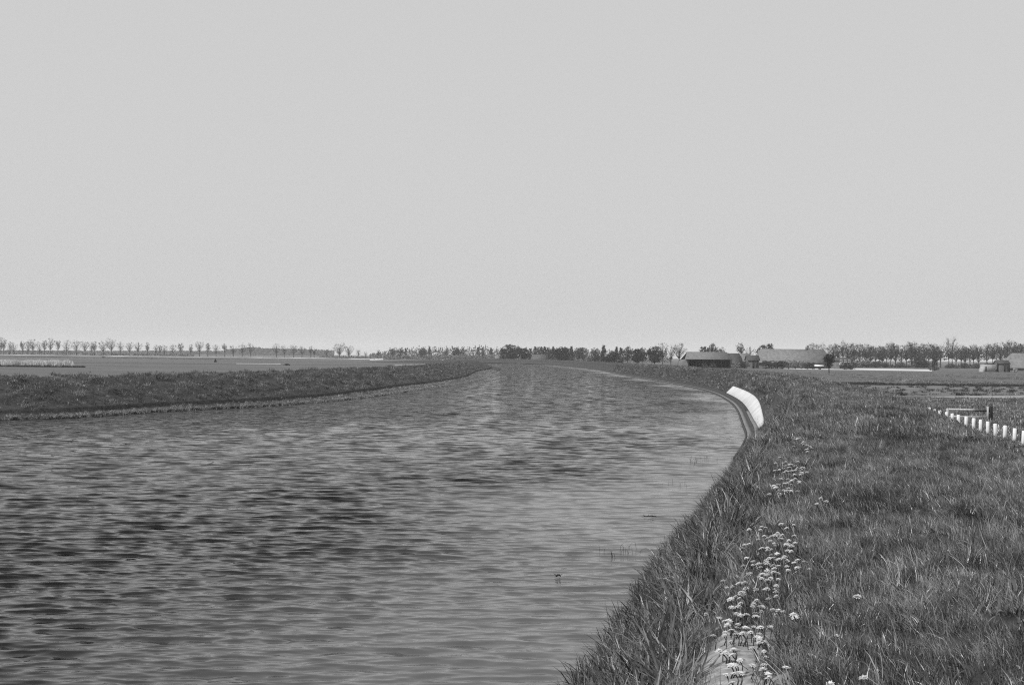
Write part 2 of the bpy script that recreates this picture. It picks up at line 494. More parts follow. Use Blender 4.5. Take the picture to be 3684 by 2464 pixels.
# ------------------------------------------------------------------ water
def make_water():
    ang = np.arange(math.radians(-40), math.radians(29), 1.2e-3)
    r = [6.0]
    while r[-1] < 1000:
        r.append(r[-1] + max(0.026, 0.33 * r[-1] ** 2 / (4 * 1280)))
    r = np.array(r)
    R, A = np.meshgrid(r, ang, indexing='ij')
    X0, Y0 = R * np.sin(A), R * np.cos(A)
    # distance from the right water edge, for the calm strip in the lee of the bank
    rx = np.interp(Y0, RC[:900, 1] if False else np.maximum.accumulate(RC[:, 1]), RC[:, 0])
    lee = rx - X0
    lee = lee + 1.6 * np.sin(0.13 * Y0 + 0.4) + 1.1 * np.sin(0.31 * Y0 + 0.21 * X0)
    width = np.interp(Y0, [10, 25, 60, 100, 200, 500], [9.5, 8.5, 6.5, 5.0, 4.0, 6.0])
    calm = np.clip(lee / width, 0, 1); lee_sheen_tint = 1 - np.clip(lee / (width * 1.0), 0, 1); lee_sheen_tint = lee_sheen_tint * lee_sheen_tint * (3 - 2 * lee_sheen_tint); cm = np.interp(Y0, [30, 120], [0.68, 0.12]); calm = cm + (1 - cm) * calm * calm * (3 - 2 * calm)
    grng = np.random.default_rng(11)
    gust = np.zeros_like(X0)
    for _ in range(26):
        lam = 5 * 9 ** grng.random(); th = math.radians(90 + grng.normal(0, 45))
        gust += np.sin(2 * math.pi / lam * (X0 * math.cos(th) + Y0 * math.sin(th)) + grng.random() * 6.283)
    gust = 0.95 + 0.012 * gust * np.clip(1.4 - R / 130, 0, 1)
    gust = np.clip(gust, 0.5, 1.6)
    dr = np.gradient(r)[:, None] * np.ones_like(A)
    Z = np.zeros_like(X0); DX = np.zeros_like(X0); DY = np.zeros_like(X0)
    rng = np.random.default_rng(3)
    for k in range(100):
        lam = 0.15 * (7.0 ** rng.random())            # 0.15 m .. 1.05 m
        th = math.radians(96 + rng.normal(0, 13))     # travel direction: nearly along the view, crests across it
        kk = 2 * math.pi / lam
        slope = 0.032 * (1.0 if lam < 0.55 else 0.6)
        amp = slope / kk
        w = np.clip((lam / np.maximum(dr, 1e-3) - 2.0) / 1.5, 0, 1)
        ph = kk * (X0 * math.cos(th) + Y0 * math.sin(th)) + rng.random() * 6.283
        a = amp * w
        Z += a * np.cos(ph)
        DX -= a * 0.6 * math.cos(th) * np.sin(ph)
        DY -= a * 0.6 * math.sin(th) * np.sin(ph)
    g = calm * gust
    # wind-driven: every crest leans over towards its steep front
    X, Y, Z = X0 + DX * g, Y0 + DY * g - 1.35 * Z * g, Z * g
    # keep only cells in or near the river
    cx = np.maximum.accumulate(LC[:, 1])
    lx = np.interp(Y0, cx, LC[:, 0])
    ok = (X0 < rx + 2.5) & (X0 > lx - 14) & (Y0 > 0)
    far = Y0 > 300
    ok |= far & (X0 < rx + 30) & (X0 > -420)
    n, k = X.shape
    i = (np.arange(n - 1)[:, None] * k + np.arange(k - 1)[None, :])
    cell = ok[:-1, :-1] | ok[1:, 1:]
    i = i[cell]
    f = np.stack([i, i + k, i + k + 1, i + 1], -1)[:, ::-1]
    used = np.unique(f)
    remap = np.full(n * k, -1); remap[used] = np.arange(len(used))
    v = np.stack([X, Y, Z], -1).reshape(-1, 3)[used]
    me = mesh_np('water', v, remap[f], None, smooth=True)
    a = me.attributes.new('ruffle', 'FLOAT', 'POINT')
    a.data.foreach_set('value', g.reshape(-1)[used].astype(np.float32))
    b = me.attributes.new('lee_sheen_tint', 'FLOAT', 'POINT')
    b.data.foreach_set('value', lee_sheen_tint.reshape(-1)[used].astype(np.float32))
    # how much of the wave spectrum the sheet itself cannot carry at this distance
    b = me.attributes.new('fine', 'FLOAT', 'POINT')
    b.data.foreach_set('value', (np.clip((R - 26) / 60, 0, 1) * (1 + np.clip((R - 90) / 200, 0, 0.6))).reshape(-1)[used].astype(np.float32))
    return me

wm = bpy.data.materials.new('river_water')
wm.use_nodes = True
t = wm.node_tree
p = t.nodes['Principled BSDF']
p.inputs['Base Color'].default_value = (0.010, 0.010, 0.010, 1)
p.inputs['Roughness'].default_value = 0.06
p.inputs['IOR'].default_value = 1.35
geo = t.nodes.new('ShaderNodeNewGeometry')
def wave_noise(sx, sy, rz, detail):
    mp = t.nodes.new('ShaderNodeMapping')
    mp.inputs['Scale'].default_value = (sx, sy, 1)
    mp.inputs['Rotation'].default_value = (0, 0, rz)
    n = t.nodes.new('ShaderNodeTexNoise')
    n.inputs['Scale'].default_value = 1.0; n.inputs['Detail'].default_value = detail
    n.inputs['Roughness'].default_value = 0.55
    t.links.new(geo.outputs['Position'], mp.inputs[0])
    t.links.new(mp.outputs[0], n.inputs['Vector'])
    return n.outputs['Fac']
def attr(nm):
    a = t.nodes.new('ShaderNodeAttribute'); a.attribute_name = nm
    return a.outputs['Fac']
def mul(a, b):
    q = t.nodes.new('ShaderNodeMath'); q.operation = 'MULTIPLY'
    for k, s in enumerate((a, b)):
        if isinstance(s, (int, float)): q.inputs[k].default_value = s
        else: t.links.new(s, q.inputs[k])
    return q.outputs[0]
def addn(a, b):
    q = t.nodes.new('ShaderNodeMath'); q.operation = 'ADD'
    t.links.new(a, q.inputs[0]); t.links.new(b, q.inputs[1])
    return q.outputs[0]
ruf = attr('ruffle'); fine = attr('fine')
def tilt(sx, sy, rz, detail, tx, ty, weight, front=0.0):
    """wavelets finer than the sheet: leans the surface normal by a noise vector"""
    mp = t.nodes.new('ShaderNodeMapping')
    mp.inputs['Scale'].default_value = (sx, sy, 1)
    mp.inputs['Rotation'].default_value = (0, 0, rz)
    n = t.nodes.new('ShaderNodeTexNoise')
    mp.inputs['Rotation'].default_value = (0.5 + rz, 0.75, 0.6)   # keeps the noise lattice off the view direction
    n.inputs['Scale'].default_value = 1.0; n.inputs['Detail'].default_value = detail
    t.links.new(geo.outputs['Position'], mp.inputs[0]); t.links.new(mp.outputs[0], n.inputs['Vector'])
    sb = t.nodes.new('ShaderNodeVectorMath'); sb.operation = 'SUBTRACT'; sb.inputs[1].default_value = (.5, .5 + front, .5)   # wind-driven wavelets lean to their steep front
    ml = t.nodes.new('ShaderNodeVectorMath'); ml.operation = 'MULTIPLY'; ml.inputs[1].default_value = (tx, ty, 0)
    sc = t.nodes.new('ShaderNodeVectorMath'); sc.operation = 'SCALE'
    t.links.new(n.outputs['Color'], sb.inputs[0]); t.links.new(sb.outputs[0], ml.inputs[0]); t.links.new(ml.outputs[0], sc.inputs[0])
    t.links.new(weight, sc.inputs['Scale'])
    return sc.outputs[0]
def vadd(a, b):
    q = t.nodes.new('ShaderNodeVectorMath'); q.operation = 'ADD'
    t.links.new(a, q.inputs[0]); t.links.new(b, q.inputs[1])
    return q.outputs[0]
small = tilt(2.6, 12.0, 0.06, 4, 0.2, 0.85, ruf)
large = vadd(tilt(1.0, 2.6, 0.06, 4, 1.6, 3.4, mul(ruf, fine), 0.052), tilt(0.8, 0.2, 0.06, 6, 0.3, 1.1, mul(ruf, fine)))
nrm = t.nodes.new('ShaderNodeVectorMath'); nrm.operation = 'NORMALIZE'
t.links.new(vadd(geo.outputs['Normal'], vadd(small, large)), nrm.inputs[0])
t.links.new(nrm.outputs[0], p.inputs['Normal'])
# brighter sky reflection of the calm lee strip, painted as a paler base colour
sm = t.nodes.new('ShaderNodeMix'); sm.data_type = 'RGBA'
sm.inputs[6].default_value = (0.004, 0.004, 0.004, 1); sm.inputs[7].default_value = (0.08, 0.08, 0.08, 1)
t.links.new(attr('lee_sheen_tint'), sm.inputs[0]); t.links.new(sm.outputs[2], p.inputs['Base Color'])
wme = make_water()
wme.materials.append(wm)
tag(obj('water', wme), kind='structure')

# ------------------------------------------------------------------ scattered ground cover (grass)
HID = bpy.data.collections.new('tuft_sources')
def tuft(name, seed, nb, h, spread, width, lean, mat, droop=0.5):
    rng = random.Random(seed)
    vs, fs = [], []
    for _ in range(nb):
        a = rng.uniform(0, 6.283); rr = spread * math.sqrt(rng.random())
        bx, by = rr * math.cos(a), rr * math.sin(a)
        hh = h * rng.uniform(0.45, 1.15)
        da = rng.uniform(0, 6.283)
        dl = rng.uniform(0.1, droop)
        dx = lean[0] + dl * math.cos(da); dy = lean[1] + dl * math.sin(da)
        wa = rng.uniform(0, 3.1416)
        wx, wy = math.cos(wa) * width * rng.uniform(.6, 1.3) / 2, math.sin(wa) * width * rng.uniform(.6, 1.3) / 2
        b = len(vs)
        for q, wf in ((0, 1.0), (0.45, 0.9), (0.8, 0.55)):
            px = bx + dx * hh * q * q; py = by + dy * hh * q * q; pz = hh * (q - 0.25 * (dx * dx + dy * dy) * q * q)
            vs += [(px - wx * wf, py - wy * wf, pz), (px + wx * wf, py + wy * wf, pz)]
        vs.append((bx + dx * hh, by + dy * hh, hh * (1 - 0.3 * (dx * dx + dy * dy))))
        fs += [(b, b + 1, b + 3, b + 2), (b + 2, b + 3, b + 5, b + 4), (b + 4, b + 5, b + 6)]
    return mesh_np(name, vs, fs, mat)

def tuft_set(name, count, *args, **kw):
    c = bpy.data.collections.new(name)
    for i in range(count):
        o = bpy.data.objects.new(name, tuft(name, i * 13 + len(name), *args, **kw))
        c.objects.link(o)
    return c

def scatter(name, pts, rot, scl, coll):
    """one object: points carrying rotation and size, a tuft of blades instanced on each"""
    me = bpy.data.meshes.new(name)
    me.vertices.add(len(pts))
    me.vertices.foreach_set('co', np.asarray(pts, np.float32).ravel())
    a = me.attributes.new('tuft_rotation', 'FLOAT_VECTOR', 'POINT')
    a.data.foreach_set('vector', np.asarray(rot, np.float32).ravel())
    a = me.attributes.new('tuft_size', 'FLOAT_VECTOR', 'POINT')
    a.data.foreach_set('vector', np.asarray(scl, np.float32).ravel())
    me.update()
    o = obj(name, me)
    g = bpy.data.node_groups.new(name, 'GeometryNodeTree')
    g.interface.new_socket('Geometry', in_out='INPUT', socket_type='NodeSocketGeometry')
    g.interface.new_socket('Geometry', in_out='OUTPUT', socket_type='NodeSocketGeometry')
    gi = g.nodes.new('NodeGroupInput'); go = g.nodes.new('NodeGroupOutput')
    ip = g.nodes.new('GeometryNodeInstanceOnPoints')
    ci = g.nodes.new('GeometryNodeCollectionInfo')
    ci.inputs['Collection'].default_value = coll
    ci.inputs['Separate Children'].default_value = True
    ci.inputs['Reset Children'].default_value = True
    na = g.nodes.new('GeometryNodeInputNamedAttribute'); na.data_type = 'FLOAT_VECTOR'; na.inputs[0].default_value = 'tuft_rotation'
    nb = g.nodes.new('GeometryNodeInputNamedAttribute'); nb.data_type = 'FLOAT_VECTOR'; nb.inputs[0].default_value = 'tuft_size'
    er = g.nodes.new('FunctionNodeEulerToRotation')
    rv = g.nodes.new('FunctionNodeRandomValue'); rv.data_type = 'INT'
    rv.inputs[4].default_value = 0; rv.inputs[5].default_value = 500
    g.links.new(gi.outputs[0], ip.inputs['Points'])
    g.links.new(ci.outputs[0], ip.inputs['Instance'])
    ip.inputs['Pick Instance'].default_value = True
    g.links.new(rv.outputs[2], ip.inputs['Instance Index'])
    g.links.new(na.outputs[0], er.inputs[0])
    g.links.new(er.outputs[0], ip.inputs['Rotation'])
    g.links.new(nb.outputs[0], ip.inputs['Scale'])
    g.links.new(ip.outputs[0], go.inputs[0])
    md = o.modifiers.new('tufts', 'NODES')
    md.node_group = g
    tag(o, kind='stuff')
    return o

def bank_points(c, nn, ss, s0, s1, n, o_lo, o_hi, zf, keepf=None, dens=None):
    s = RNG.uniform(s0, s1, n)
    o = RNG.uniform(o_lo, o_hi, n)
    p, q = along(c, nn, ss, s)
    x, y = p[:, 0] + q[:, 0] * o, p[:, 1] + q[:, 1] * o
    z = zf(x, y, o)
    k = np.ones(n, bool) if keepf is None else keepf(x, y, o)
    return np.stack([x, y, z], 1)[k], o[k]

def rots(n, tilt=0.12, free=True):
    r = RNG.normal(0, tilt, (n, 3))
    r[:, 2] = RNG.uniform(-0.7, 0.7, n) if not free else RNG.uniform(0, 6.283, n)
    return r
def sizes(n, a, b):
    s = RNG.uniform(a, b, n)
    return np.stack([s, s, s * RNG.uniform(0.75, 1.25, n)], 1)
def s_at(ss, c, y): return float(np.interp(y, np.maximum.accumulate(c[:, 1]), ss))
def patch(x, y):
    return (np.sin(1.3 * x + 0.5 * y) * np.sin(0.8 * y - 0.6 * x + 1) + 0.7 * np.sin(2.9 * x - 1.7 * y + 2) * np.sin(2.3 * y + 0.7 * x)
            + 0.5 * np.sin(5.1 * x + 3.3 * y))

T_near = tuft_set('near_tuft', 12, 30, 0.145, 0.10, 0.0056, (-0.32, 0.08), M['grass'], droop=0.7)
T_mid = tuft_set('mid_tuft', 8, 26, 0.21, 0.22, 0.018, (-0.35, 0.1), M['grass'], droop=0.55)
T_far = tuft_set('far_tuft', 6, 34, 0.3, 0.6, 0.04, (-0.3, 0.0), M['grass'], droop=0.6)
T_tuss = tuft_set('tussock', 9, 26, 0.36, 0.13, 0.015, (-0.3, 0.0), M['tuss'], droop=0.95)
T_dry = tuft_set('dry_tuft', 5, 7, 0.20, 0.16, 0.0055, (-0.45, 0.1), M['dry'], droop=0.7)
T_left = tuft_set('left_tuft', 7, 34, 0.27, 0.5, 0.036, (0.05, 0.0), M['bankgrass'], droop=0.8)
T_leftdry = tuft_set('pale_tuft', 4, 16, 0.34, 0.4, 0.035, (0.0, 0.0), M['dry'], droop=0.9)
T_reed = tuft_set('reed_tuft', 5, 50, 1.35, 0.7, 0.09, (-0.05, 0.0), M['reed'], droop=0.35)
T_rough = tuft_set('rough_tuft', 5, 30, 0.45, 0.6, 0.07, (0.0, 0.0), M['rough'], droop=0.8)

def zr(x, y, o): return rzf(x, y, o) - 0.01
def zl(x, y, o): return lzf(x, y, o) - 0.02
def keep_soil(x, y, o):
    return RNG.random(len(x)) > bareness(y, o) * 1.25 + 0.25 * patch(3 * x, 3 * y) * (bareness(y, o) > 0.1)
REV0, REV1 = 66.0, 134.0                                   # the white slabs lie along this stretch
def not_slab(x, y, o):
    return ~((y > REV0 - 1.0) & (y < REV1 + 1) & (o < 1.55) & (o > 0.3))

allp, alls, allr = [], [], []
sA, sB, sC, sD = s_at(RS, RC, 3), s_at(RS, RC, 26), s_at(RS, RC, 75), s_at(RS, RC, 330)
P, o = bank_points(RC, RN, RS, sA, sB, 44000, 2.0, 11.0, zr, lambda x, y, o: keep_soil(x, y, o) & (patch(x, y) > -1.25) & (patch(5.3 * x + 1, 4.7 * y) > -0.85))
sz = sizes(len(P), 0.5, 1.0) * (1 + 0.22 * patch(P[:, 0], P[:, 1]))[:, None].clip(0.6, 1.5)
scatter('grass', P, rots(len(P), 0.28, False), sz, T_near)
P, o = bank_points(RC, RN, RS, sB, sC, 26000, 2.0, 11.5, zr, lambda x, y, o: patch(x, y) > -1.3)
scatter('grass', P, rots(len(P), 0.16, False), sizes(len(P), 0.45, 0.9) * (1 + 0.2 * patch(P[:, 0], P[:, 1]))[:, None].clip(0.6, 1.5), T_mid)
P, o = bank_points(RC, RN, RS, sC, sD, 22000, 0.75, 11.5, zr, not_slab)
scatter('grass', P, rots(len(P), 0.12, False), sizes(len(P), 0.35, 0.75), T_far)
# long tussocks on the slope down to the water, growing in clumps with dark gaps between
def clumped(n_cl, per, s0, s1, o_lo, o_hi, rad):
    cs = RNG.uniform(s0, s1, n_cl); co = RNG.uniform(o_lo, o_hi, n_cl); big = RNG.uniform(0.6, 1.35, n_cl)
    idx = np.repeat(np.arange(n_cl), per)
    s_ = cs[idx] + RNG.normal(0, rad, len(idx)) * big[idx]
    o_ = np.clip(co[idx] + RNG.normal(0, rad * .8, len(idx)) * big[idx], 0.25, o_hi + .25)
    p, q = along(RC, RN, RS, s_)
    x, y = p[:, 0] + q[:, 0] * o_, p[:, 1] + q[:, 1] * o_
    keep = RNG.random(len(x)) > bareness(y, o_) * 1.3
    P = np.stack([x, y, zr(x, y, o_)], 1)
    return P[keep], big[idx][keep]
P, big = clumped(1350, 10, sA, s_at(RS, RC, 60), 0.3, 2.0, 0.17)
sz = sizes(len(P), 0.5, 1.0) * big[:, None]
scatter('tussock_grass', P, rots(len(P), 0.3, True), sz, T_tuss)
P, o = bank_points(RC, RN, RS, sA, sC, 5200, 0.5, 9.0, zr, keep_soil)
scatter('dry_grass', P, rots(len(P), 0.2, False), sizes(len(P), 0.6, 1.1), T_dry)
# broad-leaved weeds among the grass
T_weed = tuft_set('weed_rosette', 6, 8, 0.085, 0.03, 0.024, (0.0, 0.0), M['tuss'], droop=1.2)
P, o = bank_points(RC, RN, RS, sA, sB, 2600, 1.95, 6.5, zr, lambda x, y, o: (patch(2 * x, 2 * y) > 0.1) & keep_soil(x, y, o))
scatter('weeds', P, rots(len(P), 0.2), sizes(len(P), 0.5, 1.2), T_weed)
# left bank
l0, l1 = s_at(LS, LC, 30), s_at(LS, LC, 330)
P, o = bank_points(LC, LN, LS, l0, l1, 24000, 0.75, 9.5, zl, lambda x, y, o: (o > left_bench(y) + 0.28) & (patch(1.1 * x, 1.1 * y) > -0.7))
scatter('bank_grass', P, rots(len(P), 0.3), sizes(len(P), 0.3, 0.75) * (0.95 + 0.45 * patch(1.7 * P[:, 0], 1.7 * P[:, 1]))[:, None].clip(.35, 1.6), T_left)
P, o = bank_points(LC, LN, LS, l0, l1, 6500, 0.1, 3.4, zl, lambda x, y, o: (o < left_bench(y) - 0.1))
scatter('bank_grass', P, rots(len(P), 0.3), sizes(len(P), 0.15, 0.4), T_left)
P, o = bank_points(LC, LN, LS, l0, l1, 9000, -0.02, 8.0, zl, lambda x, y, o: (o < left_bench(y) - 0.1) | ((o > left_bench(y) + .5) & (RNG.random(len(x)) > 0.9)))
scatter('dry_grass', P, rots(len(P), 0.3), sizes(len(P), 0.2, 0.6), T_leftdry)

P, o = bank_points(LC, LN, LS, l0, l1, 4200, -0.12, 0.14, zl)
P[:, 2] = np.maximum(P[:, 2], 0.02)
scatter('dry_grass', P, rots(len(P), 0.35), sizes(len(P), 0.25, 0.6), T_leftdry)

# pale reed bed with a dark ditch edge, across the left field
pr = []
for _ in range(2400):
    px = random.uniform(-500, 258); d = random.uniform(306, 330)
    pr.append((at_d(px, d), d, FIELD))
scatter('reed_bed', pr, rots(len(pr), 0.08), sizes(len(pr), 0.75, 1.05), T_reed)
pr = []
for _ in range(420):
    px = random.uniform(-500, 306); d = random.uniform(298, 304)
    pr.append((at_d(px, d), d, FIELD))
scatter('ditch_growth', pr, rots(len(pr), 0.1), sizes(len(pr), 0.6, 1.1) * 1.0, T_rough)
# rough growth along the right-hand ditch and field edges
pr = []
for _ in range(700):
    px = random.uniform(3010, 4300); q = at_z(px, 1384 + (px - 3190) * 0.012 + random.gauss(0, 1.0), FIELD)
    pr.append(tuple(q))
for _ in range(130):
    px = random.gauss(3105, 28); q = at_z(px, 1382.5 + random.gauss(0, 1.2), FIELD)
    pr.append(tuple(q))
for _ in range(240):
    px = random.uniform(3000, 3900); q = at_z(px, random.uniform(1390, 1424), FIELD)
    pr.append(tuple(q))
scatter('ditch_growth', pr, rots(len(pr), 0.1), sizes(len(pr), 0.35, 0.85), T_rough)

pr = []
for _ in range(9000):
    px = random.uniform(3150, 4150); py = 1420 + 190 * random.random() ** 1.4
    q = at_z(px, py, FIELD)
    if q.x - np.interp(q.y, np.maximum.accumulate(RC[:, 1]), RC[:, 0]) > 10.6 and patch(.35 * q.x, .35 * q.y) > -0.6 and not (1422 < py < 1434): pr.append(tuple(q))
for _ in range(6000):
    px = random.uniform(2700, 4100); q = at_z(px, 1343 + random.uniform(0, 38) + (px - 3684) * .008, FIELD)
    if patch(.12 * q.x, .05 * q.y) > 0.0: pr.append(tuple(q))
T_field = tuft_set('field_tuft', 5, 26, 0.16, 0.5, 0.03, (-0.2, 0.0), M['grass'], droop=0.8)
scatter('meadow_grass', pr, rots(len(pr), 0.1), sizes(len(pr), 0.5, 1.4), T_field)

# ------------------------------------------------------------------ bank revetment
def strip_solid(name, y0, y1, prof, mat, parent=None, step=1.0, sfrom=None, sto=None, prof2=None, run=1.0):
    """a closed profile (offset, z) swept along the right bank"""
    s0 = s_at(RS, RC, y0) if sfrom is None else sfrom
    s1 = s_at(RS, RC, y1) if sto is None else sto
    n = max(2, int((s1 - s0) / step))
    s = np.linspace(s0, s1, n)
    p, q = along(RC, RN, RS, s)
    k = len(prof)
    v, f = [], []
    for i in range(n):
        q2 = min(1.0, (s[i] - s0) / run); q2 = q2 * (2 - q2)
        for j, (o, z) in enumerate(prof):
            if prof2: o, z = prof2[j][0] + (o - prof2[j][0]) * q2, prof2[j][1] + (z - prof2[j][1]) * q2
            v.append((p[i, 0] + q[i, 0] * o, p[i, 1] + q[i, 1] * o, z))
    for i in range(n - 1):
        for j in range(k):
            l = (j + 1) % k
            f.append((i * k + j, (i + 1) * k + j, (i + 1) * k + l, i * k + l))
    f.append(tuple(range(k))); f.append(tuple((n - 1) * k + j for j in range(k - 1, -1, -1)))
    return obj(name, mesh_np(name, v, f, mat), parent)

rev = empty('concrete_revetment', (0, 0, 0))
tag(rev, 'white concrete slope slab curving along the right bank at the bend', 'revetment')
s0, s1 = s_at(RS, RC, REV0), s_at(RS, RC, REV1)
strip_solid('slab', 0, 0, [(0.62, 0.36), (0.60, 0.42), (1.28, 1.10), (1.36, 1.10), (1.36, 0.98)], M['concrete'], rev, 0.7, s0, s1,
            [(0.62, 0.36), (0.60, 0.42), (0.80, 0.62), (0.88, 0.62), (0.88, 0.5)], 36.0)
strip_solid('apron', 0, 0, [(0.40, 0.2), (0.40, 0.40), (0.60, 0.43), (0.61, 0.2)], M['ledge'], rev, 0.7, s0 - 8, s0 + 22)
edge = empty('bank_edging', (0, 0, 0))
tag(edge, 'dark timber toe boards and pale ledge along the right water edge', 'bank edging')
strip_solid('toe_board', 50, 600, [(-0.06, -0.5), (-0.06, 0.13), (0.03, 0.13), (0.03, -0.5)], M['wetwood'], edge, 1.5)
strip_solid('ledge', 50, 600, [(0.03, -0.4), (0.03, 0.115), (0.30, 0.15), (0.30, -0.4)], M['ledge'], edge, 1.5)
strip_solid('upper_board', 50, 600, [(0.30, -0.4), (0.30, 0.37), (0.40, 0.38), (0.40, -0.4)], M['wetwood'], edge, 1.5)
strip_solid('backfill', 134, 600, [(0.40, -0.4), (0.40, 0.365), (0.9, 0.5), (0.9, -0.4)], M['soil'], edge, 1.5)

# ------------------------------------------------------------------ posts and gate
pp = [(3682, 1549), (3650, 1540), (3616, 1530), (3584, 1523.5), (3556, 1515.5), (3528, 1509.5), (3503, 1503.5), (3476, 1498), (3452, 1491.5), (3430, 1487), (3408, 1481.5), (3385, 1475.5), (3366, 1471.5), (3347, 1465.5), (3329, 1467)]
ordn = ['at the right edge of the picture', 'second from the right edge', 'third from the right edge', 'fourth from the right edge', 'fifth from the right edge', 'just right of the dark gate post',
        'just left of the dark gate post', 'eighth from the right edge', 'ninth from the right edge', 'tenth from the right edge', 'eleventh from the right edge', 'twelfth from the right edge',
        'third from the far end', 'second from the far end', 'at the far end, nearly hidden by the dike']
dist = np.linspace(56.5, 81.5, len(pp))
pole = MB().box((0, 0, 0.38), (0.15, 0.15, 1.16), 0, 0.02)
pole_me = pole.mesh('white_post', M['white'])
for i, ((px, py), ti) in enumerate(zip(pp, ordn)):
    d = dist[i]
    top = EYE - (py - hor(px)) * d / FPX
    o = obj('white_post', pole_me, None, (at_d(px, d), d, top - 0.96))
    o.rotation_euler = (random.uniform(-.04, .04), random.uniform(-.05, .05), random.uniform(-.2, .2))
    tag(o, 'white square post at the dike foot, ' + ti, 'post', 'white posts along the foot of the dike')

gd = 78.0
gx0, gx1 = at_d(3411, gd), at_d(3567, gd)
gate = empty('wooden_fence', (gx0, gd, FIELD))
tag(gate, 'low wooden rail fence with a stout dark end post behind the white posts', 'fence')
L = gx1 - gx0
MB().box((L, 0, 0.42), (0.17, 0.16, 1.1), 0.1, 0.02).build('end_post', M['darkwood'], gate)
MB().box((L - 0.21, -0.02, 0.42), (0.1, 0.12, 1.0), 0, 0.01).build('post', M['wood'], gate)
MB().box((0.0, 0, 0.4), (0.12, 0.12, 0.8), 0, 0.01).build('post', M['wood'], gate)
MB().tube([(0, 0, .74), (L * .5, 0.02, .71), (L * .64, 0.0, .71)], [.06, .065, .06]).build('rail', M['wood'], gate)
MB().tube([(L * .60, 0.07, .655), (L * .8, 0.06, .67), (L - .1, 0, .69)], [.04, .045, .045]).build('rail', M['darkwood'], gate)
MB().tube([(0.1, 0, .30), (L * .6, 0, .29), (L - .26, 0, .30)], [.045, .045, .045]).build('rail', M['wood'], gate)

# ------------------------------------------------------------------ flowers on the shoulder of the dike
def zr_xy(x, y):
    d = np.hypot(RC[:, 0] - x, RC[:, 1] - y)
    i = int(np.argmin(d))
    o = (x - RC[i, 0]) * RN[i, 0] + (y - RC[i, 1]) * RN[i, 1]
    return float(rzf(np.array(x), np.array(y), np.array(max(o, 0.5))))
fl = [(2000 + a * .487, 1700 + b * .487) for a, b in [(1500, 410), (1545, 400), (1640, 445), (1600, 490), (1700, 530), (1560, 550), (1615, 555), (1440, 520), (1640, 625), (1670, 610), (1430, 680),
      (1475, 665), (1560, 660), (1590, 680), (1635, 685), (1580, 710), (1530, 765), (1620, 760), (1365, 825), (1575, 850), (1580, 800), (1360, 880), (1410, 880), (1325, 910), (1600, 925), (1330, 985),
      (1415, 950), (1450, 960), (1490, 930), (1625, 1010), (1470, 1035), (1300, 1085), (1350, 1110), (1530, 1130), (1240, 1165), (1310, 1160), (1400, 1175), (1380, 1190), (1470, 1130), (1515, 1250),
      (1230, 1295), (1320, 1300), (1345, 1335), (1545, 1350), (1550, 1415), (1360, 1470), (1255, 1485), (1610, 1500), (1320, 1550), (1650, 100), (1700, 80), (1720, 110), (1660, 150), (1690, 130),
      (1690, 620), (1650, 700), (1500, 670), (1545, 750), (1605, 775), (1660, 455), (1720, 540), (1625, 540), (1290, 1105), (1330, 1290), (1530, 1240), (1460, 1050)]]
fl += [(2834 + a * .487, 1700 + b * .487) for a, b in [(240, 215), (55, 525), (70, 560), (40, 540), (60, 660), (100, 690), (65, 1055), (520, 895), (350, 1190), (585, 1495), (335, 1535), (45, 60), (80, 60), (20, 70), (10, 130), (60, 40), (30, 400)]]
fl += [(2300 + a * .2985, 1300 + b * .2985) for a, b in [(1940, 920), (1980, 970), (2000, 1000), (1850, 1020), (2050, 1020), (1740, 1220), (1810, 1250), (1890, 1200), (1870, 1260), (1910, 1310), (1990, 1300), (1710, 1290), (1780, 1290), (2010, 960), (1960, 1010), (2030, 1050), (1830, 1240), (1930, 1290)]]
def flower_meshes(seed):
    rng = random.Random(seed)
    h = 0.27
    st = MB().tube([(0, 0, -0.05), (0.012, 0.0, h * .5), (0.0, 0.0, h - 0.012)], [.0032, .003, .0035], 5)
    hd = MB()
    for lay, (n, r, zz, up) in enumerate(((13, 0.019, -0.002, 0.001), (11, 0.016, 0.002, 0.004), (8, 0.011, 0.006, 0.007), (5, 0.006, 0.009, 0.006))):
        for k in range(n):
            a = 6.283 * (k + 0.4 * lay) / n + rng.uniform(-.2, .2)
            rr = r * rng.uniform(0.6, 1.3) * (1 + .25 * math.sin(a + seed)); w = 0.0038
            ca, sa = math.cos(a), math.sin(a)
            hd.add([(0, 0, h + zz - .006), (ca * rr * .6 - sa * w, sa * rr * .6 + ca * w, h + zz + up * .8), (ca * rr, sa * rr, h + zz + up * rng.uniform(.3, 1.1)),
                    (ca * rr * .6 + sa * w, sa * rr * .6 - ca * w, h + zz + up * .8)], [(0, 1, 2, 3)])
    cup = [(0.009 * math.cos(6.283 * k / 8), 0.009 * math.sin(6.283 * k / 8), h - .004) for k in range(8)] + [(0, 0, h - .018)]
    hd.add(cup, [(k, (k + 1) % 8, 8) for k in range(8)] + [tuple(range(7, -1, -1))])
    return st.mesh('stem', M['stem']), hd.mesh('flower_head', M['petal'])
FM = [flower_meshes(i) for i in range(7)]
extra = []
for (px, py) in fl:
    if px < 2950 or py < 1900:
        k = (py - 1280) / 1150
        for _ in range(2): extra.append((px + random.gauss(0, 38) * k, py + random.gauss(0, 34) * k))
random.shuffle(extra)
fl += extra[:185]
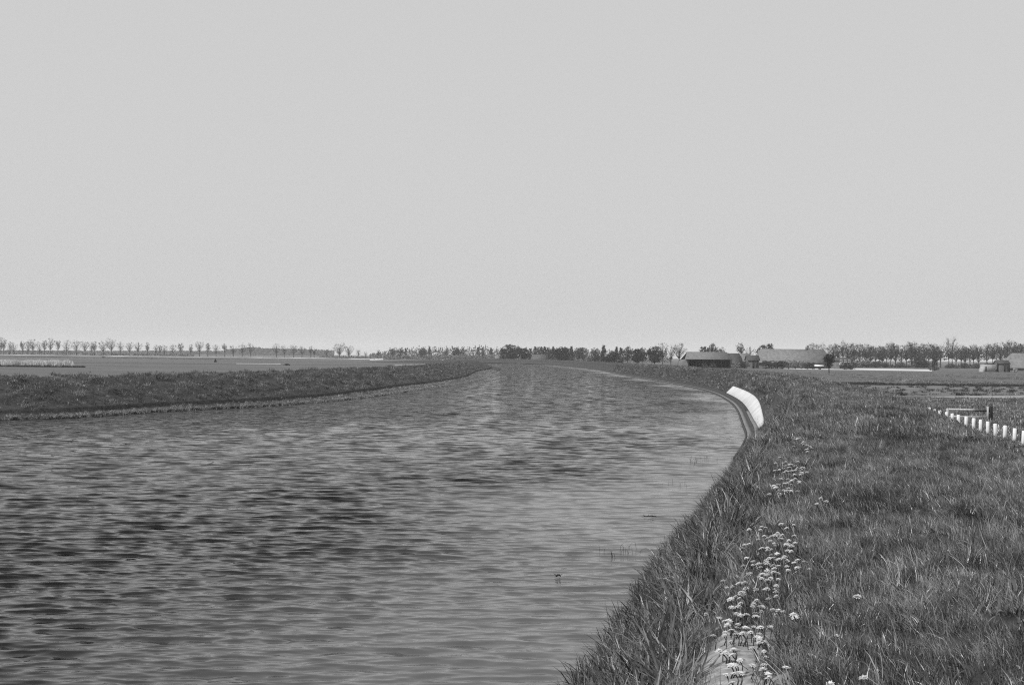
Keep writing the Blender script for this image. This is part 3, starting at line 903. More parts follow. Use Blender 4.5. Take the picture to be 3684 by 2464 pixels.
for i, (px, py) in enumerate(fl):
    h = (0.16 if py < 2200 else 0.085) * random.uniform(0.8, 1.2)
    z = 2.35
    for _ in range(8):
        q = at_z(px, py, z + h)
        z = 0.5 * z + 0.5 * zr_xy(q.x, q.y)
    st, hd = FM[i % 7]
    r = empty('wild_flower', (q.x, q.y, q.z - h), random.uniform(0, 6))
    sc = h / 0.27
    grow = random.uniform(0.8, 1.5) * (1.0 if q.y < 14 else 1.25)
    r.scale = (grow, grow, sc)
    r.rotation_euler = (random.uniform(-.05, .35), random.uniform(-.35, .1), 0)
    obj('stem', st, r); obj('flower_head', hd, r)
    if py < 1720: lab = 'pale wild flower in the farthest drift along the dike shoulder'
    elif px > 2950: lab = 'lone pale wild flower out in the grass, away from the drift'
    elif py < 2130: lab = 'pale flat wild flower in the thick middle drift on the dike shoulder'
    else: lab = 'pale wild flower in the near drift beside the bare sandy patch'
    tag(r, lab, 'flower', 'pale wild flowers on the dike shoulder')

# ------------------------------------------------------------------ things in the water
def reed_clump(px, py, n, h, label):
    q = at_z(px, py, 0.0)
    mb = MB()
    rng = random.Random(int(px))
    for _ in range(n):
        x, y = rng.gauss(0, 0.22), rng.gauss(0, 0.4)
        hh = h * rng.uniform(0.4, 1.1); dx = rng.uniform(-.12, .12)
        dx *= 1.8; mb.tube([(x, y, -.2), (x + dx * .3, y, hh * .6), (x + dx, y + dx, hh * .8)], [.0035, .003, .0015], 4)
    o = mb.build('reed_clump', M['float'])
    o.location = q
    tag(o, label, 'reeds', 'sparse reeds standing in the shallow water')
reed_clump(2200, 2000, 9, .22, 'sparse thin reed stems in the water, lowest clump off the near bank')
reed_clump(2285, 1990, 8, .26, 'sparse thin reed stems in the water close beside the near grass edge')
reed_clump(2500, 1668, 16, .3, 'reed stems in the calm water below the white concrete slab')
reed_clump(2530, 1655, 12, .28, 'reed stems at the foot of the grass bank near the concrete slab')
reed_clump(2410, 1745, 7, .2, 'short dark reed stems in calm water, midway along the bank')
reed_clump(2640, 1460, 12, .35, 'dark reed tuft in the water against the curved toe boards')
reed_clump(2262, 2118, 3, .25, 'two or three bent reed stems beside the long bank grass')
def floater(px, py, L, label, seed):
    q = at_z(px, py, 0.03)
    rng = random.Random(seed)
    mb = MB()
    mb.tube([(-L / 2, 0, 0.0), (-L * .1, .03, .02), (L * .2, .0, .03), (L / 2, .04, 0.0)], [.2 * k for k in (.02, .06, .07, .02)] if L > .2 else [.01, .02, .02, .01], 6)
    for _ in range(7):
        x = rng.uniform(-L * .4, L * .4)
        mb.tube([(x, 0, .01), (x + rng.uniform(-.1, .12), rng.uniform(-.1, .1), rng.uniform(.02, .06))], [.006, .003], 4)
    o = mb.build('floating_branch', M['float'])
    o.location = q
    tag(o, label, 'driftwood')
floater(2337, 1859, .36, 'dark twiggy branch floating on calm water off the near bank', 4)
floater(2008, 2073, .085, 'small dark scrap of driftwood floating out on the open water', 9)

# ------------------------------------------------------------------ trees
def tree_meshes(name, seed, h, w, clear, style, nclump, mats, twig_w=0.07, leaf=0.0, leaf_n=0):
    """trunk with limbs (one mesh) and a crown of twigs and leaf faces (one mesh); unit: metres"""
    rng = random.Random(seed)
    tr, cr = MB(), MB()
    r0 = 0.022 * h + 0.05
    top = h * (0.72 if style != 'conifer' else 0.97)
    bend = [rng.uniform(-.02, .02) * h for _ in range(4)]
    spine = [Vector((bend[0] * q * q, bend[1] * q * q * .5, top * q)) for q in (0, .25, .5, .75, 1)]
    tr.tube([spine[0] - Vector((0, 0, .4))] + spine, [r0 * 1.3, r0 * 1.1, r0 * .85, r0 * .65, r0 * .4, r0 * .12], 6)
    zc, hz = (h + clear * h) / 2, (h - clear * h) / 2
    def spine_at(z):
        q = min(max(z / top, 0), 1)
        return Vector((bend[0] * q * q, bend[1] * q * q * .5, top * q))
    for _ in range(nclump):
        while True:
            u = Vector((rng.uniform(-1, 1), rng.uniform(-1, 1), rng.uniform(-1, 1)))
            if u.length <= 1 and rng.random() < 0.35 + 0.65 * u.length: break
        if style == 'conifer':
            z = clear * h + (h - clear * h) * (rng.random() ** 1.3)
            rad = w / 2 * (1 - (z - clear * h) / (h - clear * h)) ** 0.8 * rng.uniform(.3, 1.05) + .15
            a = rng.uniform(0, 6.283)
            c = Vector((rad * math.cos(a), rad * math.sin(a), z))
        elif style == 'vase':
            zz = zc + hz * u.z
            rr = w / 2 * (0.35 + 0.65 * min(1, (zz - clear * h) / (hz * 1.2)))
            c = Vector((u.x * rr, u.y * rr, zz))
        else:
            c = Vector((u.x * w / 2, u.y * w / 2, zc + hz * u.z))
        c += Vector((bend[0] * .7, bend[1] * .4, 0))
        if style == 'conifer':
            base = spine_at(c.z + 0.1)
        else:
            base = spine_at(max(clear * h * .9, c.z - rng.uniform(.15, .4) * h))
            mid = (base + c) / 2 + Vector((0, 0, -.02 * h))
            rb = r0 * rng.uniform(.14, .3)
            tr.tube([base, mid, c], [rb, rb * .6, rb * .2], 4)
        for _ in range(9 if style != 'dense' else 4):         # twigs
            d = (c - base)
            d = d.normalized() if d.length > .01 else Vector((0, 0, 1))
            d = (d * .9 + Vector((rng.gauss(0, .6), rng.gauss(0, .6), rng.gauss(.15, .5)))).normalized()
            p0 = c + Vector((rng.gauss(0, .02 * h), rng.gauss(0, .02 * h), rng.gauss(0, .02 * h)))
            p1 = p0 + d * h * rng.uniform(.04, .10)
            sd = d.cross(Vector((rng.uniform(-1, 1), rng.uniform(-1, 1), rng.uniform(-1, 1)))).normalized() * twig_w * rng.uniform(.5, 1.2) / 2
            cr.add([p0 - sd, p0 + sd, p1], [(0, 1, 2)])
        for _ in range(leaf_n):                               # leaves
            p0 = c + Vector((rng.gauss(0, .035 * w + .02 * h), rng.gauss(0, .035 * w + .02 * h), rng.gauss(0, .025 * h)))
            s = leaf * rng.uniform(.5, 1.2)
            a = Vector((rng.gauss(0, 1), rng.gauss(0, 1), rng.gauss(0, 1))).normalized() * s
            b = a.cross(Vector((rng.gauss(0, 1), rng.gauss(0, 1), rng.gauss(0, 1)))).normalized() * s * .6
            cr.add([p0 - a, p0 + b, p0 + a, p0 - b], [(0, 1, 2, 3)])
    return tr.mesh('trunk', mats[0], True), cr.mesh('crown', mats[1])

def grow(name, meshes, px, d, h, hdef, wmul, label, group, cat='tree', z=FIELD):
    r = empty(name, (at_d(px, d), d, z), random.uniform(0, 6.283))
    s = h / hdef
    r.scale = (s * wmul, s * wmul, s)
    obj('trunk', meshes[0], r); obj('crown', meshes[1], r)
    tag(r, label, cat, group)
    return r
def height_for(py_top, px, d, z=FIELD):
    return EYE + (hor(px) - py_top) * d / FPX - z

ORD = ['first', 'second', 'third', 'fourth', 'fifth', 'sixth', 'seventh', 'eighth', 'ninth', 'tenth', 'eleventh', 'twelfth', 'thirteenth', 'fourteenth', 'fifteenth', 'sixteenth', 'seventeenth',
       'eighteenth', 'nineteenth', 'twentieth']
TD = ORD + ['twenty-' + k for k in ORD[:9]] + ['thirtieth'] + ['thirty-' + k for k in ORD[:9]] + ['fortieth'] + ['forty-' + k for k in ORD[:9]]

B2 = (M['bark'], M['twig'])
slim = [tree_meshes('slim', 10 + i, 12, 6.8, .32, 'oval', 52, B2, .13) for i in range(4)]
club = [tree_meshes('club', 30 + i, 12, 4.0, .38, 'oval', 44, (M['bark'], M['twig']), .12, .3, 5) for i in range(3)]
broad = [tree_meshes('broad', 50 + i, 12, 11.5, .22, 'vase', 110, B2, .12) for i in range(2)]
vase = [tree_meshes('vase', 60 + i, 12, 8.4, .34, 'vase', 64, B2, .13) for i in range(3)]
M['conifer'] = material('conifer_leaf', 0.025, 0.055, 0.4, 0.8, per_object=0.35)
conif = [tree_meshes('conifer', 70 + i, 11, 4.4, .06, 'conifer', 110, (M['bark'], M['conifer']), .1, .35, 9) for i in range(3)]
dense = [tree_meshes('dense', 80 + i, 10, 8.6, .12, 'dense', 150, (M['bark'], M['leafdark']), .08, .34, 22) for i in range(3)]
woody = [tree_meshes('wood', 90 + i, 12, (7.2, 5.6, 8.6, 6.4, 9.0, 5.0, 7.8, 6.6)[i], (.3, .48, .38, .2, .5, .34, .42, .27)[i], ('oval', 'vase', 'oval', 'oval', 'vase', 'oval', 'vase', 'oval')[i], (95, 60, 120, 80, 90, 55, 75, 130)[i], (M['bark'], M['twig']), .085, .22, (7, 3, 8, 9, 4, 3, 5, 10)[i]) for i in range(8)]
leafy = [tree_meshes('leafy', 110 + i, 10, 5.6, .22, 'oval', 80, (M['bark'], M['leaf']), .09, .3, 13) for i in range(4)]
shrub = [tree_meshes('shrub', 120 + i, 4, 5.0, .02, 'dense', 80, (M['bark'], M['hedge']), .05, .2, 16) for i in range(3)]
paleb = [tree_meshes('pale', 130 + i, 3, 4.0, .05, 'dense', 60, (M['bark'], M['paleleaf']), .04, .16, 14) for i in range(2)]

# the roadside row across the left field: (column, top row, kind)
row = [(4, 1219, 'v'), (14, 1234, 'c'), (36, 1232, 's'), (50, 1237, 's'), (81, 1231, 'c'), (101, 1229, 's'), (119, 1226, 'v'), (142, 1237, 's'), (161, 1228, 'c'), (181, 1222, 'v'), (209, 1228, 'c'),
       (239, 1228, 's'), (275, 1225, 's'), (306, 1231, 'v'), (331, 1234, 's'), (340, 1232, 'c'), (372, 1228, 's'), (401, 1222, 'v'), (433, 1234, 's'), (466, 1235, 'v'), (497, 1235, 'v'), (530, 1235, 'c'),
       (561, 1244, 's'), (576, 1246, 'c'), (592, 1243, 's'), (623, 1241, 's'), (651, 1237, 'c'), (687, 1243, 'c'), (718, 1231, 'v'), (748, 1237, 'c'), (778, 1243, 's'), (809, 1240, 'c'), (840, 1244, 's'),
       (872, 1240, 's'), (901, 1238, 's'), (995, 1241, 's'), (1024, 1244, 's'), (1057, 1243, 's'), (1087, 1249, 's'), (1118, 1249, 'c'), (1131, 1255, 's'), (1176, 1258, 's')]
kinds = {'s': (slim, 'slim bare tree'), 'c': (club, 'narrow dark-budded tree'), 'v': (vase, 'vase-shaped bare tree')}
for i, (px, py, k) in enumerate(row):
    d = 1165 - px * 0.02 + random.uniform(-6, 6)
    ms, nm = kinds[k]
    grow('roadside_tree', ms[i % len(ms)], px, d, height_for(py - 5, px, d), 12, random.uniform(.85, 1.15),
         nm + ' in the far left roadside row, ' + TD[i] + ' from the left', 'roadside trees across the left field')
grow('bare_tree', broad[0], 1222, 1140, height_for(1232, 1222, 1140), 12, 1.0, 'large spreading bare tree ending the roadside row, with a smaller one at its right', None)
grow('bare_tree', broad[1], 1255, 1140, height_for(1241, 1255, 1140), 12, .85, 'bare tree close to the right of the large spreading bare tree', None)
grow('bare_tree', slim[1], 1290, 1120, height_for(1255, 1290, 1120), 12, 1.0, 'little bare tree a short way right of the spreading pair', None)
grow('bare_tree', slim[2], 1316, 1120, height_for(1264, 1316, 1120), 12, 1.0, 'smallest bare tree at the end of the pale road', None)
grow('bare_tree', club[0], 1362, 1100, height_for(1258, 1362, 1100), 12, 1.1, 'short dark tree alone above the pale sandy patch', None)

# the far middle: conifers, dark round trees and small broadleaf trees beyond the dike
mid = [(1413, 1254, 'l'), (1440, 1254, 'l'), (1459, 1253, 'c'), (1522, 1252, 'd'), (1545, 1250, 'c'), (1605, 1262, 'l'), (1640, 1250, 'd'), (1662, 1254, 'l'), (1720, 1249, 'c'), (1738, 1250, 'c'), (1766, 1252, 'c'),
       (1805, 1252, 'c'), (1840, 1239, 'R'), (1887, 1251, 'd'), (1907, 1254, 'c'), (1925, 1248, 'c'), (1942, 1247, 'l'), (1960, 1247, 'c'), (1975, 1250, 'l'), (1990, 1248, 'c'), (2008, 1251, 'l'),
       (2026, 1248, 'D'), (2056, 1247, 'c'), (2080, 1250, 'l'), (2098, 1250, 'l'), (2127, 1280, 'S'), (2142, 1251, 'l'), (2153, 1277, 'S'), (2172, 1243, 'c'), (2184, 1275, 'S'), (2205, 1262, 'd'), (2218, 1249, 'c'),
       (2234, 1251, 'c'), (2258, 1247, 'l'), (2292, 1254, 'd'), (2313, 1250, 'l'), (2356, 1245, 'd')]
dark1 = [tree_meshes('black', 140, 10, 8.6, .06, 'dense', 170, (M['bark'], M['black']), .08, .36, 24)]
names = {'l': ('broadleaf_tree', leafy, 10, 'thin-leaved tree'), 'c': ('conifer', conif, 11, 'pointed dark conifer'), 'd': ('evergreen_tree', dense, 10, 'rounded dark tree'),
         'R': ('evergreen_tree', dense, 10, 'largest dome-shaped dark tree'), 'D': ('evergreen_tree', dark1, 10, 'very black dense tree'), 'S': ('bush', shrub, 4, 'low dark bush')}
for i, (px, py, k) in enumerate(mid):
    d = 1080 if px < 1780 else (820 if px < 2150 else 640)
    d += random.uniform(-12, 12)
    nm, ms, hd, ad = names[k]
    hh = height_for(py, px, d)
    wm_ = {'R': 1.45, 'd': .8, 'D': 1.3, 'l': 1.0, 'c': 1.0, 'S': 1.0}[k]
    if px == 2356: wm_ = .95
    lab = ad + (' above the far bend of the river, ' if px > 1780 else ' in the distant clump left of the dome-shaped tree, ')
    num = sum(1 for q in mid[:i + 1] if (q[0] > 1780) == (px > 1780))
    lab += TD[num - 1] + ' from the left'
    if k == 'R': lab = 'largest dome-shaped dark tree where the river disappears, low branches open below'
    if k == 'D': lab = 'very black dense tree right of the light roof at the far bend'
    if px == 2356: lab = 'broad dense dark tree beside the bare trees left of the open barn'
    grow(nm, ms[i % len(ms)], px, d, hh, hd, wm_, lab, 'trees beyond the river bend')
# bare and leafy trees round the farm
farm = [(2384, 1234, 585, vase[0], .8, 'pale bare tree with slender crown, first of three left of the barn'), (2414, 1237, 585, slim[0], .8, 'thin bare tree, second of three left of the barn'),
        (2444, 1232, 585, vase[1], 1.0, 'bare tree with wide crown leaning by the barn, third of three left of it'), (2534, 1246, 560, leafy[0], .9, 'leafing tree rising behind the left half of the barn roof'),
        (2563, 1237, 560, leafy[1], .9, 'taller leafing tree rising behind the middle of the barn roof'), (2596, 1250, 560, leafy[2], .7, 'small leafing tree rising behind the right half of the barn roof'),
        (2667, 1231, 555, club[1], 1.0, 'narrow upright tree behind the small outbuilding'), (2697, 1245, 560, vase[2], .8, 'bare tree between outbuilding and farmhouse roof'),
        (2742, 1240, 575, leafy[3], .9, 'leafing tree behind the left end of the long farmhouse roof'), (2768, 1236, 575, leafy[0], .8, 'second leafing tree over the left end of the long farmhouse roof')]
for px, py, d, ms, wmul, lab in farm:
    hd = 10 if ms in leafy else 12
    grow('farm_tree', ms, px, d, height_for(py, px, d), hd, wmul, lab, 'trees round the farm')
# the right-hand wood: each tree of its front
wood = [(2925, 1234), (2960, 1236), (2999, 1236), (3016, 1241), (3033, 1226), (3052, 1236), (3073, 1234), (3093, 1236), (3115, 1238), (3131, 1245), (3150, 1247), (3166, 1247), (3175, 1243), (3190, 1240), (3205, 1233), (3222, 1236),
        (3243, 1254), (3262, 1240), (3280, 1229), (3292, 1231), (3306, 1245), (3327, 1235), (3342, 1233), (3357, 1237), (3371, 1244), (3384, 1242), (3414, 1216), (3426, 1214), (3440, 1250), (3458, 1242),
        (3473, 1247), (3490, 1248), (3503, 1240), (3521, 1245), (3551, 1238), (3572, 1234), (3600, 1246), (3626, 1226), (3645, 1229), (3671, 1236), (3700, 1230), (3730, 1234)]
for i, (px, py) in enumerate(wood):
    d = 640 + (i * 37 % 50)
    thin = py < 1220
    ms = slim[i % 4] if thin else woody[(i * 5 + i // 3) % 8]
    wmul = 0.7 if thin else random.uniform(.75, 1.25)
    if px == 3626: wmul = 1.5
    lab = ('tall thin bare tree standing above the wood, ' if thin else 'leafing tree with bare dark trunk in the right-hand wood, ') + TD[i] + ' from the left'
    grow('wood_tree', ms, px, d, height_for(py, px, d), 12, wmul, lab, 'trees of the wood at the right')
under = [(2942, 20, 'h'), (3090, 26, 'h'), (3120, 24, 'h'), (3150, 22, 'h'), (3185, 20, 'h'), (3240, 22, 'h'), (3300, 38, 'h'), (3325, 30, 'h'), (3420, 18, 'h'), (3470, 20, 'h'), (3520, 20, 'h'), (3590, 26, 'h')]
for i, (px, hp, k) in enumerate(under):
    d = 618
    grow('bush', shrub[i % 3], px, d, hp * d / FPX, 4, 1.0 + random.random() * .5, 'dark low bush under the wood, ' + ORD[i] + ' from the left', 'bushes under the wood', 'bush')
grow('bush', conif[1], 3362, 470, height_for(1290, 3362, 470), 11, 1.9, 'dark conical bush at the right end of the bright pale field', None, 'bush')
grow('bush', paleb[0], 3103, 600, height_for(1284, 3103, 600), 3, 1.0, 'pale rounded blossoming bush in front of the wood, right of the windowed house', None, 'bush')
grow('bush', paleb[1], 2648, 478, height_for(1302, 2648, 478), 3, 1.2, 'pale bush between the open barn and the dark roofed outbuilding', None, 'bush')
grow('bush', shrub[1], 2680, 480, height_for(1300, 2680, 480), 4, 1.2, 'dark bush below the grey roofed shed', None, 'bush')
# small dark tree on the dike shoulder, beyond the slabs
s_ = at_z(2983, 1341, FIELD)
grow('small_tree', tree_meshes('small', 222, 6, 3.2, .26, 'dense', 110, (M['bark'], M['leafdark']), .04, .17, 18), 2983, s_.y, height_for(1270, 2983, s_.y), 6, 1.0,
     'small black-looking tree on a short stem in front of the farmhouse', None)
# hedge and garden shrubs before the farmhouse
for i, px in enumerate((2756, 2777, 2798, 2815)):
    grow('bush', shrub[i % 3], px, 474, height_for(1297, px, 474), 4, 1.0, 'dark clipped bush below the farmhouse eave, ' + ORD[i] + ' of four from the left', 'bushes before the farmhouse', 'bush')
for i, px in enumerate((2838, 2862, 2886)):
    grow('bush', paleb[i % 2], px, 476, height_for(1294 + i, px, 476), 3, 1.0, 'light garden bush before the farmhouse wall, ' + ORD[i] + ' of three from the left', 'bushes before the farmhouse', 'bush')
for i, px in enumerate((2905, 2925, 3040, 3062)):
    grow('bush', shrub[(i + 1) % 3], px, 472, height_for(1303, px, 472), 4, 1.1, 'low dark bush at the foot of the windowed house, ' + ORD[i] + ' of four from the left', 'bushes before the farmhouse', 'bush')

# far-off woods that read as one grey mass
def mass(name, spans, d, leaf, mat, dens, depth=60, ragged=.25, low=0.0):
    rng = random.Random(len(name) + int(d))
    vs, fs = [], []
    for (x0, x1, y0, y1) in spans:
        n = int((x1 - x0) * dens)
        for _ in range(n):
            q = rng.random()
            px = x0 + (x1 - x0) * q
            dd = d + rng.uniform(0, depth)
            h = (EYE + (hor(px) - (y0 + (y1 - y0) * q)) * d / FPX - FIELD) * (1 + ragged * (math.sin(px * .31) * .3 + math.sin(px * .9 + 1) * .35 + rng.uniform(-.35, .1)))
            c = Vector((at_d(px, dd), dd, FIELD + h * (low + (1 - low) * rng.random() ** .7)))
            s = leaf * rng.uniform(.5, 1.1)
            a = Vector((rng.gauss(0, 1), rng.gauss(0, 1), rng.gauss(0, 1))).normalized() * s
            b = a.cross(Vector((rng.gauss(0, 1), rng.gauss(0, 1), rng.gauss(0, 1)))).normalized() * s * .7
            k = len(vs)
            vs += [c - a, c + b, c + a, c - b]; fs.append((k, k + 1, k + 2, k + 3))
    o = obj(name, mesh_np(name, vs, fs, mat))
    tag(o, kind='stuff')
mass('distant_wood', [(815, 880, 1259, 1256), (880, 935, 1253, 1252), (935, 1090, 1256, 1258), (1090, 1200, 1259, 1264), (-400, 300, 1262, 1266), (300, 815, 1266, 1266)], 2600, 4.0, M['twig'], 26, 300, .12)
mass('treeline', [(1330, 1400, 1274, 1262), (1400, 1560, 1255, 1252), (1560, 1760, 1251, 1249), (1760, 2110, 1256, 1256), (2110, 2400, 1262, 1262)], 1250, 1.0, M['brush'], 8, 80, .45)
mass('treeline', [(3060, 3560, 1262, 1256), (3560, 3950, 1244, 1240)], 740, .7, M['twig'], 4, 80, .3, .45)
mass('undergrowth', [(1380, 1800, 1278, 1277), (1800, 2420, 1282, 1286)], 1000, .8, M['brush'], 7, 60, .5)
mass('undergrowth', [(-300, 300, 1258, 1264), (300, 700, 1270, 1275), (1150, 1340, 1280, 1284)], 1190, .8, M['brush'], 3.2, 30, .6)
mass('undergrowth', [(2930, 3080, 1300, 1306), (3080, 3180, 1309, 1304), (3180, 3290, 1314, 1316), (3290, 3340, 1302, 1308), (3400, 3560, 1317, 1312), (3540, 3950, 1318, 1322)], 628, .45, M['hedge'], 9, 25, .9)

# ------------------------------------------------------------------ farm buildings
def gable_house(name, label, px0, px1, d, depth, ztop, zeave, wall, roof, hip=0.0, over=0.4, rz=0.0, cat='house'):
    """long side towards the river"""
    x0, x1 = at_d(px0, d), at_d(px1, d)
    L = x1 - x0
    r = empty(name, ((x0 + x1) / 2, d + depth / 2, FIELD), rz)
    h, e = ztop - FIELD, zeave - FIELD
    hx, hy = L / 2, depth / 2
    w = MB()
    gx = hx - hip
    w.add([(-hx, -hy, -.3), (hx, -hy, -.3), (hx, hy, -.3), (-hx, hy, -.3), (-hx, -hy, e), (hx, -hy, e), (hx, hy, e), (-hx, hy, e)],
          [(0, 1, 5, 4), (1, 2, 6, 5), (2, 3, 7, 6), (3, 0, 4, 7)])
    if hip < .2:
        w.add([(-hx, -hy, e), (-hx, hy, e), (-hx, 0, h - .1), (hx, -hy, e), (hx, hy, e), (hx, 0, h - .1)], [(0, 2, 1), (3, 4, 5)])
    w.build('wall', wall, r)
    s = MB()
    k = over
    dz = k * (h - e) / hy
    A = [(-hx - k, -hy - k, e - dz), (hx + k, -hy - k, e - dz), (gx + (k if hip < .2 else 0), 0, h), (-gx - (k if hip < .2 else 0), 0, h), (-hx - k, hy + k, e - dz), (hx + k, hy + k, e - dz)]
    B = [(x, y, z - .18) for x, y, z in A]
    s.add(A + B, [(0, 1, 2, 3), (3, 2, 5, 4), (6, 9, 8, 7), (9, 10, 11, 8), (0, 6, 7, 1), (5, 11, 10, 4), (0, 3, 9, 6), (3, 4, 10, 9), (1, 7, 8, 2), (2, 8, 11, 5)])
    if hip >= .2:
        s.add([A[0], A[3], A[4], A[1], A[2], A[5]], [(0, 1, 2), (3, 5, 4)])
    s.build('roof', roof, r)
    tag(r, label, cat)
    return r, hx, hy, h, e

def window(parent, x, y, z, w, h, frame=0.09, glass=True):
    f = MB()
    f.box((x, y - .03, z + h / 2 - frame / 2), (w, .08, frame)).box((x, y - .03, z - h / 2 + frame / 2), (w, .08, frame))
    f.box((x - w / 2 + frame / 2, y - .03, z), (frame, .08, h - 2 * frame)).box((x + w / 2 - frame / 2, y - .03, z), (frame, .08, h - 2 * frame))
    f.box((x, y - .03, z), (frame * .7, .078, h - 2 * frame))
    o = f.build('window', M['white'], parent)
    MB().box((x, y - .012, z), (w - 2 * frame, .02, h - 2 * frame)).build('pane', M['glass'], o)

# open-fronted barn
d = 480.0
bx0, bx1 = at_d(2477, d), at_d(2629, d)
L = bx1 - bx0
barn = empty('open_barn', ((bx0 + bx1) / 2, d + 5, FIELD))
tag(barn, 'long low barn with a black open front under a pale roof', 'barn')
e, h = 3.55, 6.05
w = MB()
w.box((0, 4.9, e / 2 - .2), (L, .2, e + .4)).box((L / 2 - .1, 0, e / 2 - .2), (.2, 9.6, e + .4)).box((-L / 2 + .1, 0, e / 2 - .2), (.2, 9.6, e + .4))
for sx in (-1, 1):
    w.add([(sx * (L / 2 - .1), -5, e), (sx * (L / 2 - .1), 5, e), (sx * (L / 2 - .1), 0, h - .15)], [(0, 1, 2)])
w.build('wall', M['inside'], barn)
for i in range(6):
    MB().box((-L / 2 + .15 + i * (L - .3) / 5, -4.85, e / 2 - .15), (.2, .2, e + .3), 0, .02).build('post', M['darkwood'], barn)
s = MB()
k = .5
A = [(-L / 2 - 1.4, -5 - k, e - .25), (L / 2 + k, -5 - k, e - .25), (L / 2 - .6, 0, h), (-L / 2 + .2, 0, h), (-L / 2 - 1.4, 5 + k, e - .25), (L / 2 + k, 5 + k, e - .25)]
B = [(x, y, z - .2) for x, y, z in A]
s.add(A + B, [(0, 1, 2, 3), (3, 2, 5, 4), (6, 9, 8, 7), (9, 10, 11, 8), (0, 6, 7, 1), (5, 11, 10, 4), (0, 3, 9, 6), (3, 4, 10, 9), (1, 7, 8, 2), (2, 8, 11, 5)])
s.build('roof', M['tile'], barn)
# lean-to wing at the barn's left
MB().add([(-L / 2 - 3.0, -4.6, -.3), (-L / 2 - .02, -4.6, -.3), (-L / 2 - .02, -4.6, 3.3), (-L / 2 - 2.2, -4.6, 2.9), (-L / 2 - 3.0, -4.6, 1.8),
          (-L / 2 - 3.0, 3, -.3), (-L / 2 - .02, 3, -.3), (-L / 2 - .02, 3, 3.3), (-L / 2 - 2.2, 3, 2.9), (-L / 2 - 3.0, 3, 1.8)],
         [(0, 1, 2, 3, 4), (9, 8, 7, 6, 5), (0, 4, 9, 5), (4, 3, 8, 9), (3, 2, 7, 8)]).build('side_wing', M['wall'], barn)
# hay wagons standing in the barn
for i, (a, b) in enumerate(((2524, 2546), (2551, 2577))):
    wx0, wx1 = at_d(a, d + 3), at_d(b, d + 3)
    wg = empty('hay_wagon', ((wx0 + wx1) / 2, d + 3, FIELD))
    tag(wg, ('smaller' if i == 0 else 'larger') + ' loaded wagon standing in the open barn', 'wagon')
    W = wx1 - wx0
    MB().box((0, 0, .75), (W, 1.8, .16), 0, .02).build('bed', M['wood'], wg)
    ld = MB()
    for q in range(26):
        ld.box((random.uniform(-.36, .36) * W, random.uniform(-.6, .6), 1.1 + random.uniform(0, .55)), (W * .26, .6, .34), random.uniform(-.3, .3), .05)
    ld.build('hay_load', M['dry'], wg)
    for sx in (-.34, .34):
        for sy in (-.85, .85):
            MB().tube([(sx * W, sy - .06, .36), (sx * W, sy + .06, .36)], [.38, .38], 14).build('wheel', M['darkwood'], wg)

# small outbuildings between barn and farmhouse
r, hx, hy, h_, e_ = gable_house('outbuilding', 'small outbuilding with a steep dark tiled roof right of the barn', 2630, 2664, 500, 7, 6.0, 2.5, M['darkwood'], M['darktile'], 0, .3, .2, 'shed')
r, hx, hy, h_, e_ = gable_house('outbuilding', 'grey roofed shed joined between the dark roof and the farmhouse', 2664, 2700, 502, 7, 5.9, 2.9, M['darkwood'], M['tile'], 0, .2, 0.0, 'shed')
r, hx, hy, h_, e_ = gable_house('outbuilding', 'plank shed with dark doorway against the left end of the farmhouse', 2692, 2732, 490, 6, 5.3, 3.6, M['wall'], M['darktile'], 0, .35, 0.0, 'shed')
MB().box((-.1, -hy - .04, 1.6), (.75, .06, 3.2)).build('door', M['darkwood'], r)
MB().box((1.25, -hy - .04, 1.6), (.5, .06, 2.4)).build('door', M['darkwood'], r)

# long farmhouse
r, hx, hy, h_, e_ = gable_house('farmhouse', 'long farmhouse with a big pale sweeping roof behind garden bushes', 2728, 2998, 505, 13, 7.95, 2.9, M['wall'], M['thatch'], 2.2, .5)
MB().box((hx - 9.0, 0, h_ + .25), (.8, .8, 1.1)).build('chimney', M['wall'], r)
for x in (-2.0, 4.0, 6.5):
    window(r, x, -hy - .02, 1.6, 1.1, 1.1)
# front house with white windows
r, hx, hy, h_, e_ = gable_house('farmhouse', 'low house with five white framed windows at the right end of the farm', 3004, 3070, 492, 8, 4.7, 3.85, M['wall'], M['darktile'], 0, .35)
for px in (3027, 3042, 3056):
    window(r, at_d(px, 492) - r.location.x, -hy - .02, 3.15, 1.1, .95, .2)
for px in (3029, 3058):
    window(r, at_d(px, 492) - r.location.x, -hy - .02, 1.95, 1.9, .62, .2)
    MB().box((at_d(px, 492) - r.location.x, -hy - .05, .95), (1.7, .08, .95)).build('cellar_door', M['inside'], r)
# white covered trailer left of the small dark tree
q = at_z(2947, 1314, 1.7)
tx = at_d(2947, 470)
tr = empty('covered_trailer', (tx, 470, FIELD))
tag(tr, 'low bright white covered trailer left of the small dark tree', 'trailer')
MB().add([(-1.6, -.9, 1.15), (1.6, -.9, 1.15), (1.6, .9, 1.15), (-1.6, .9, 1.15), (-1.45, -.8, 1.75), (1.45, -.8, 1.6), (1.45, .8, 1.6), (-1.45, .8, 1.75)],
         [(0, 1, 5, 4), (1, 2, 6, 5), (2, 3, 7, 6), (3, 0, 4, 7), (4, 5, 6, 7)]).build('cover', M['white'], tr)
MB().box((0, 0, .95), (3.2, 1.7, .38), 0, .03).build('body', M['darkwood'], tr)
for sy in (-.8, .8):
    MB().tube([(.3, sy - .08, .35), (.3, sy + .08, .35)], [.36, .36], 14).build('wheel', M['darkwood'], tr)

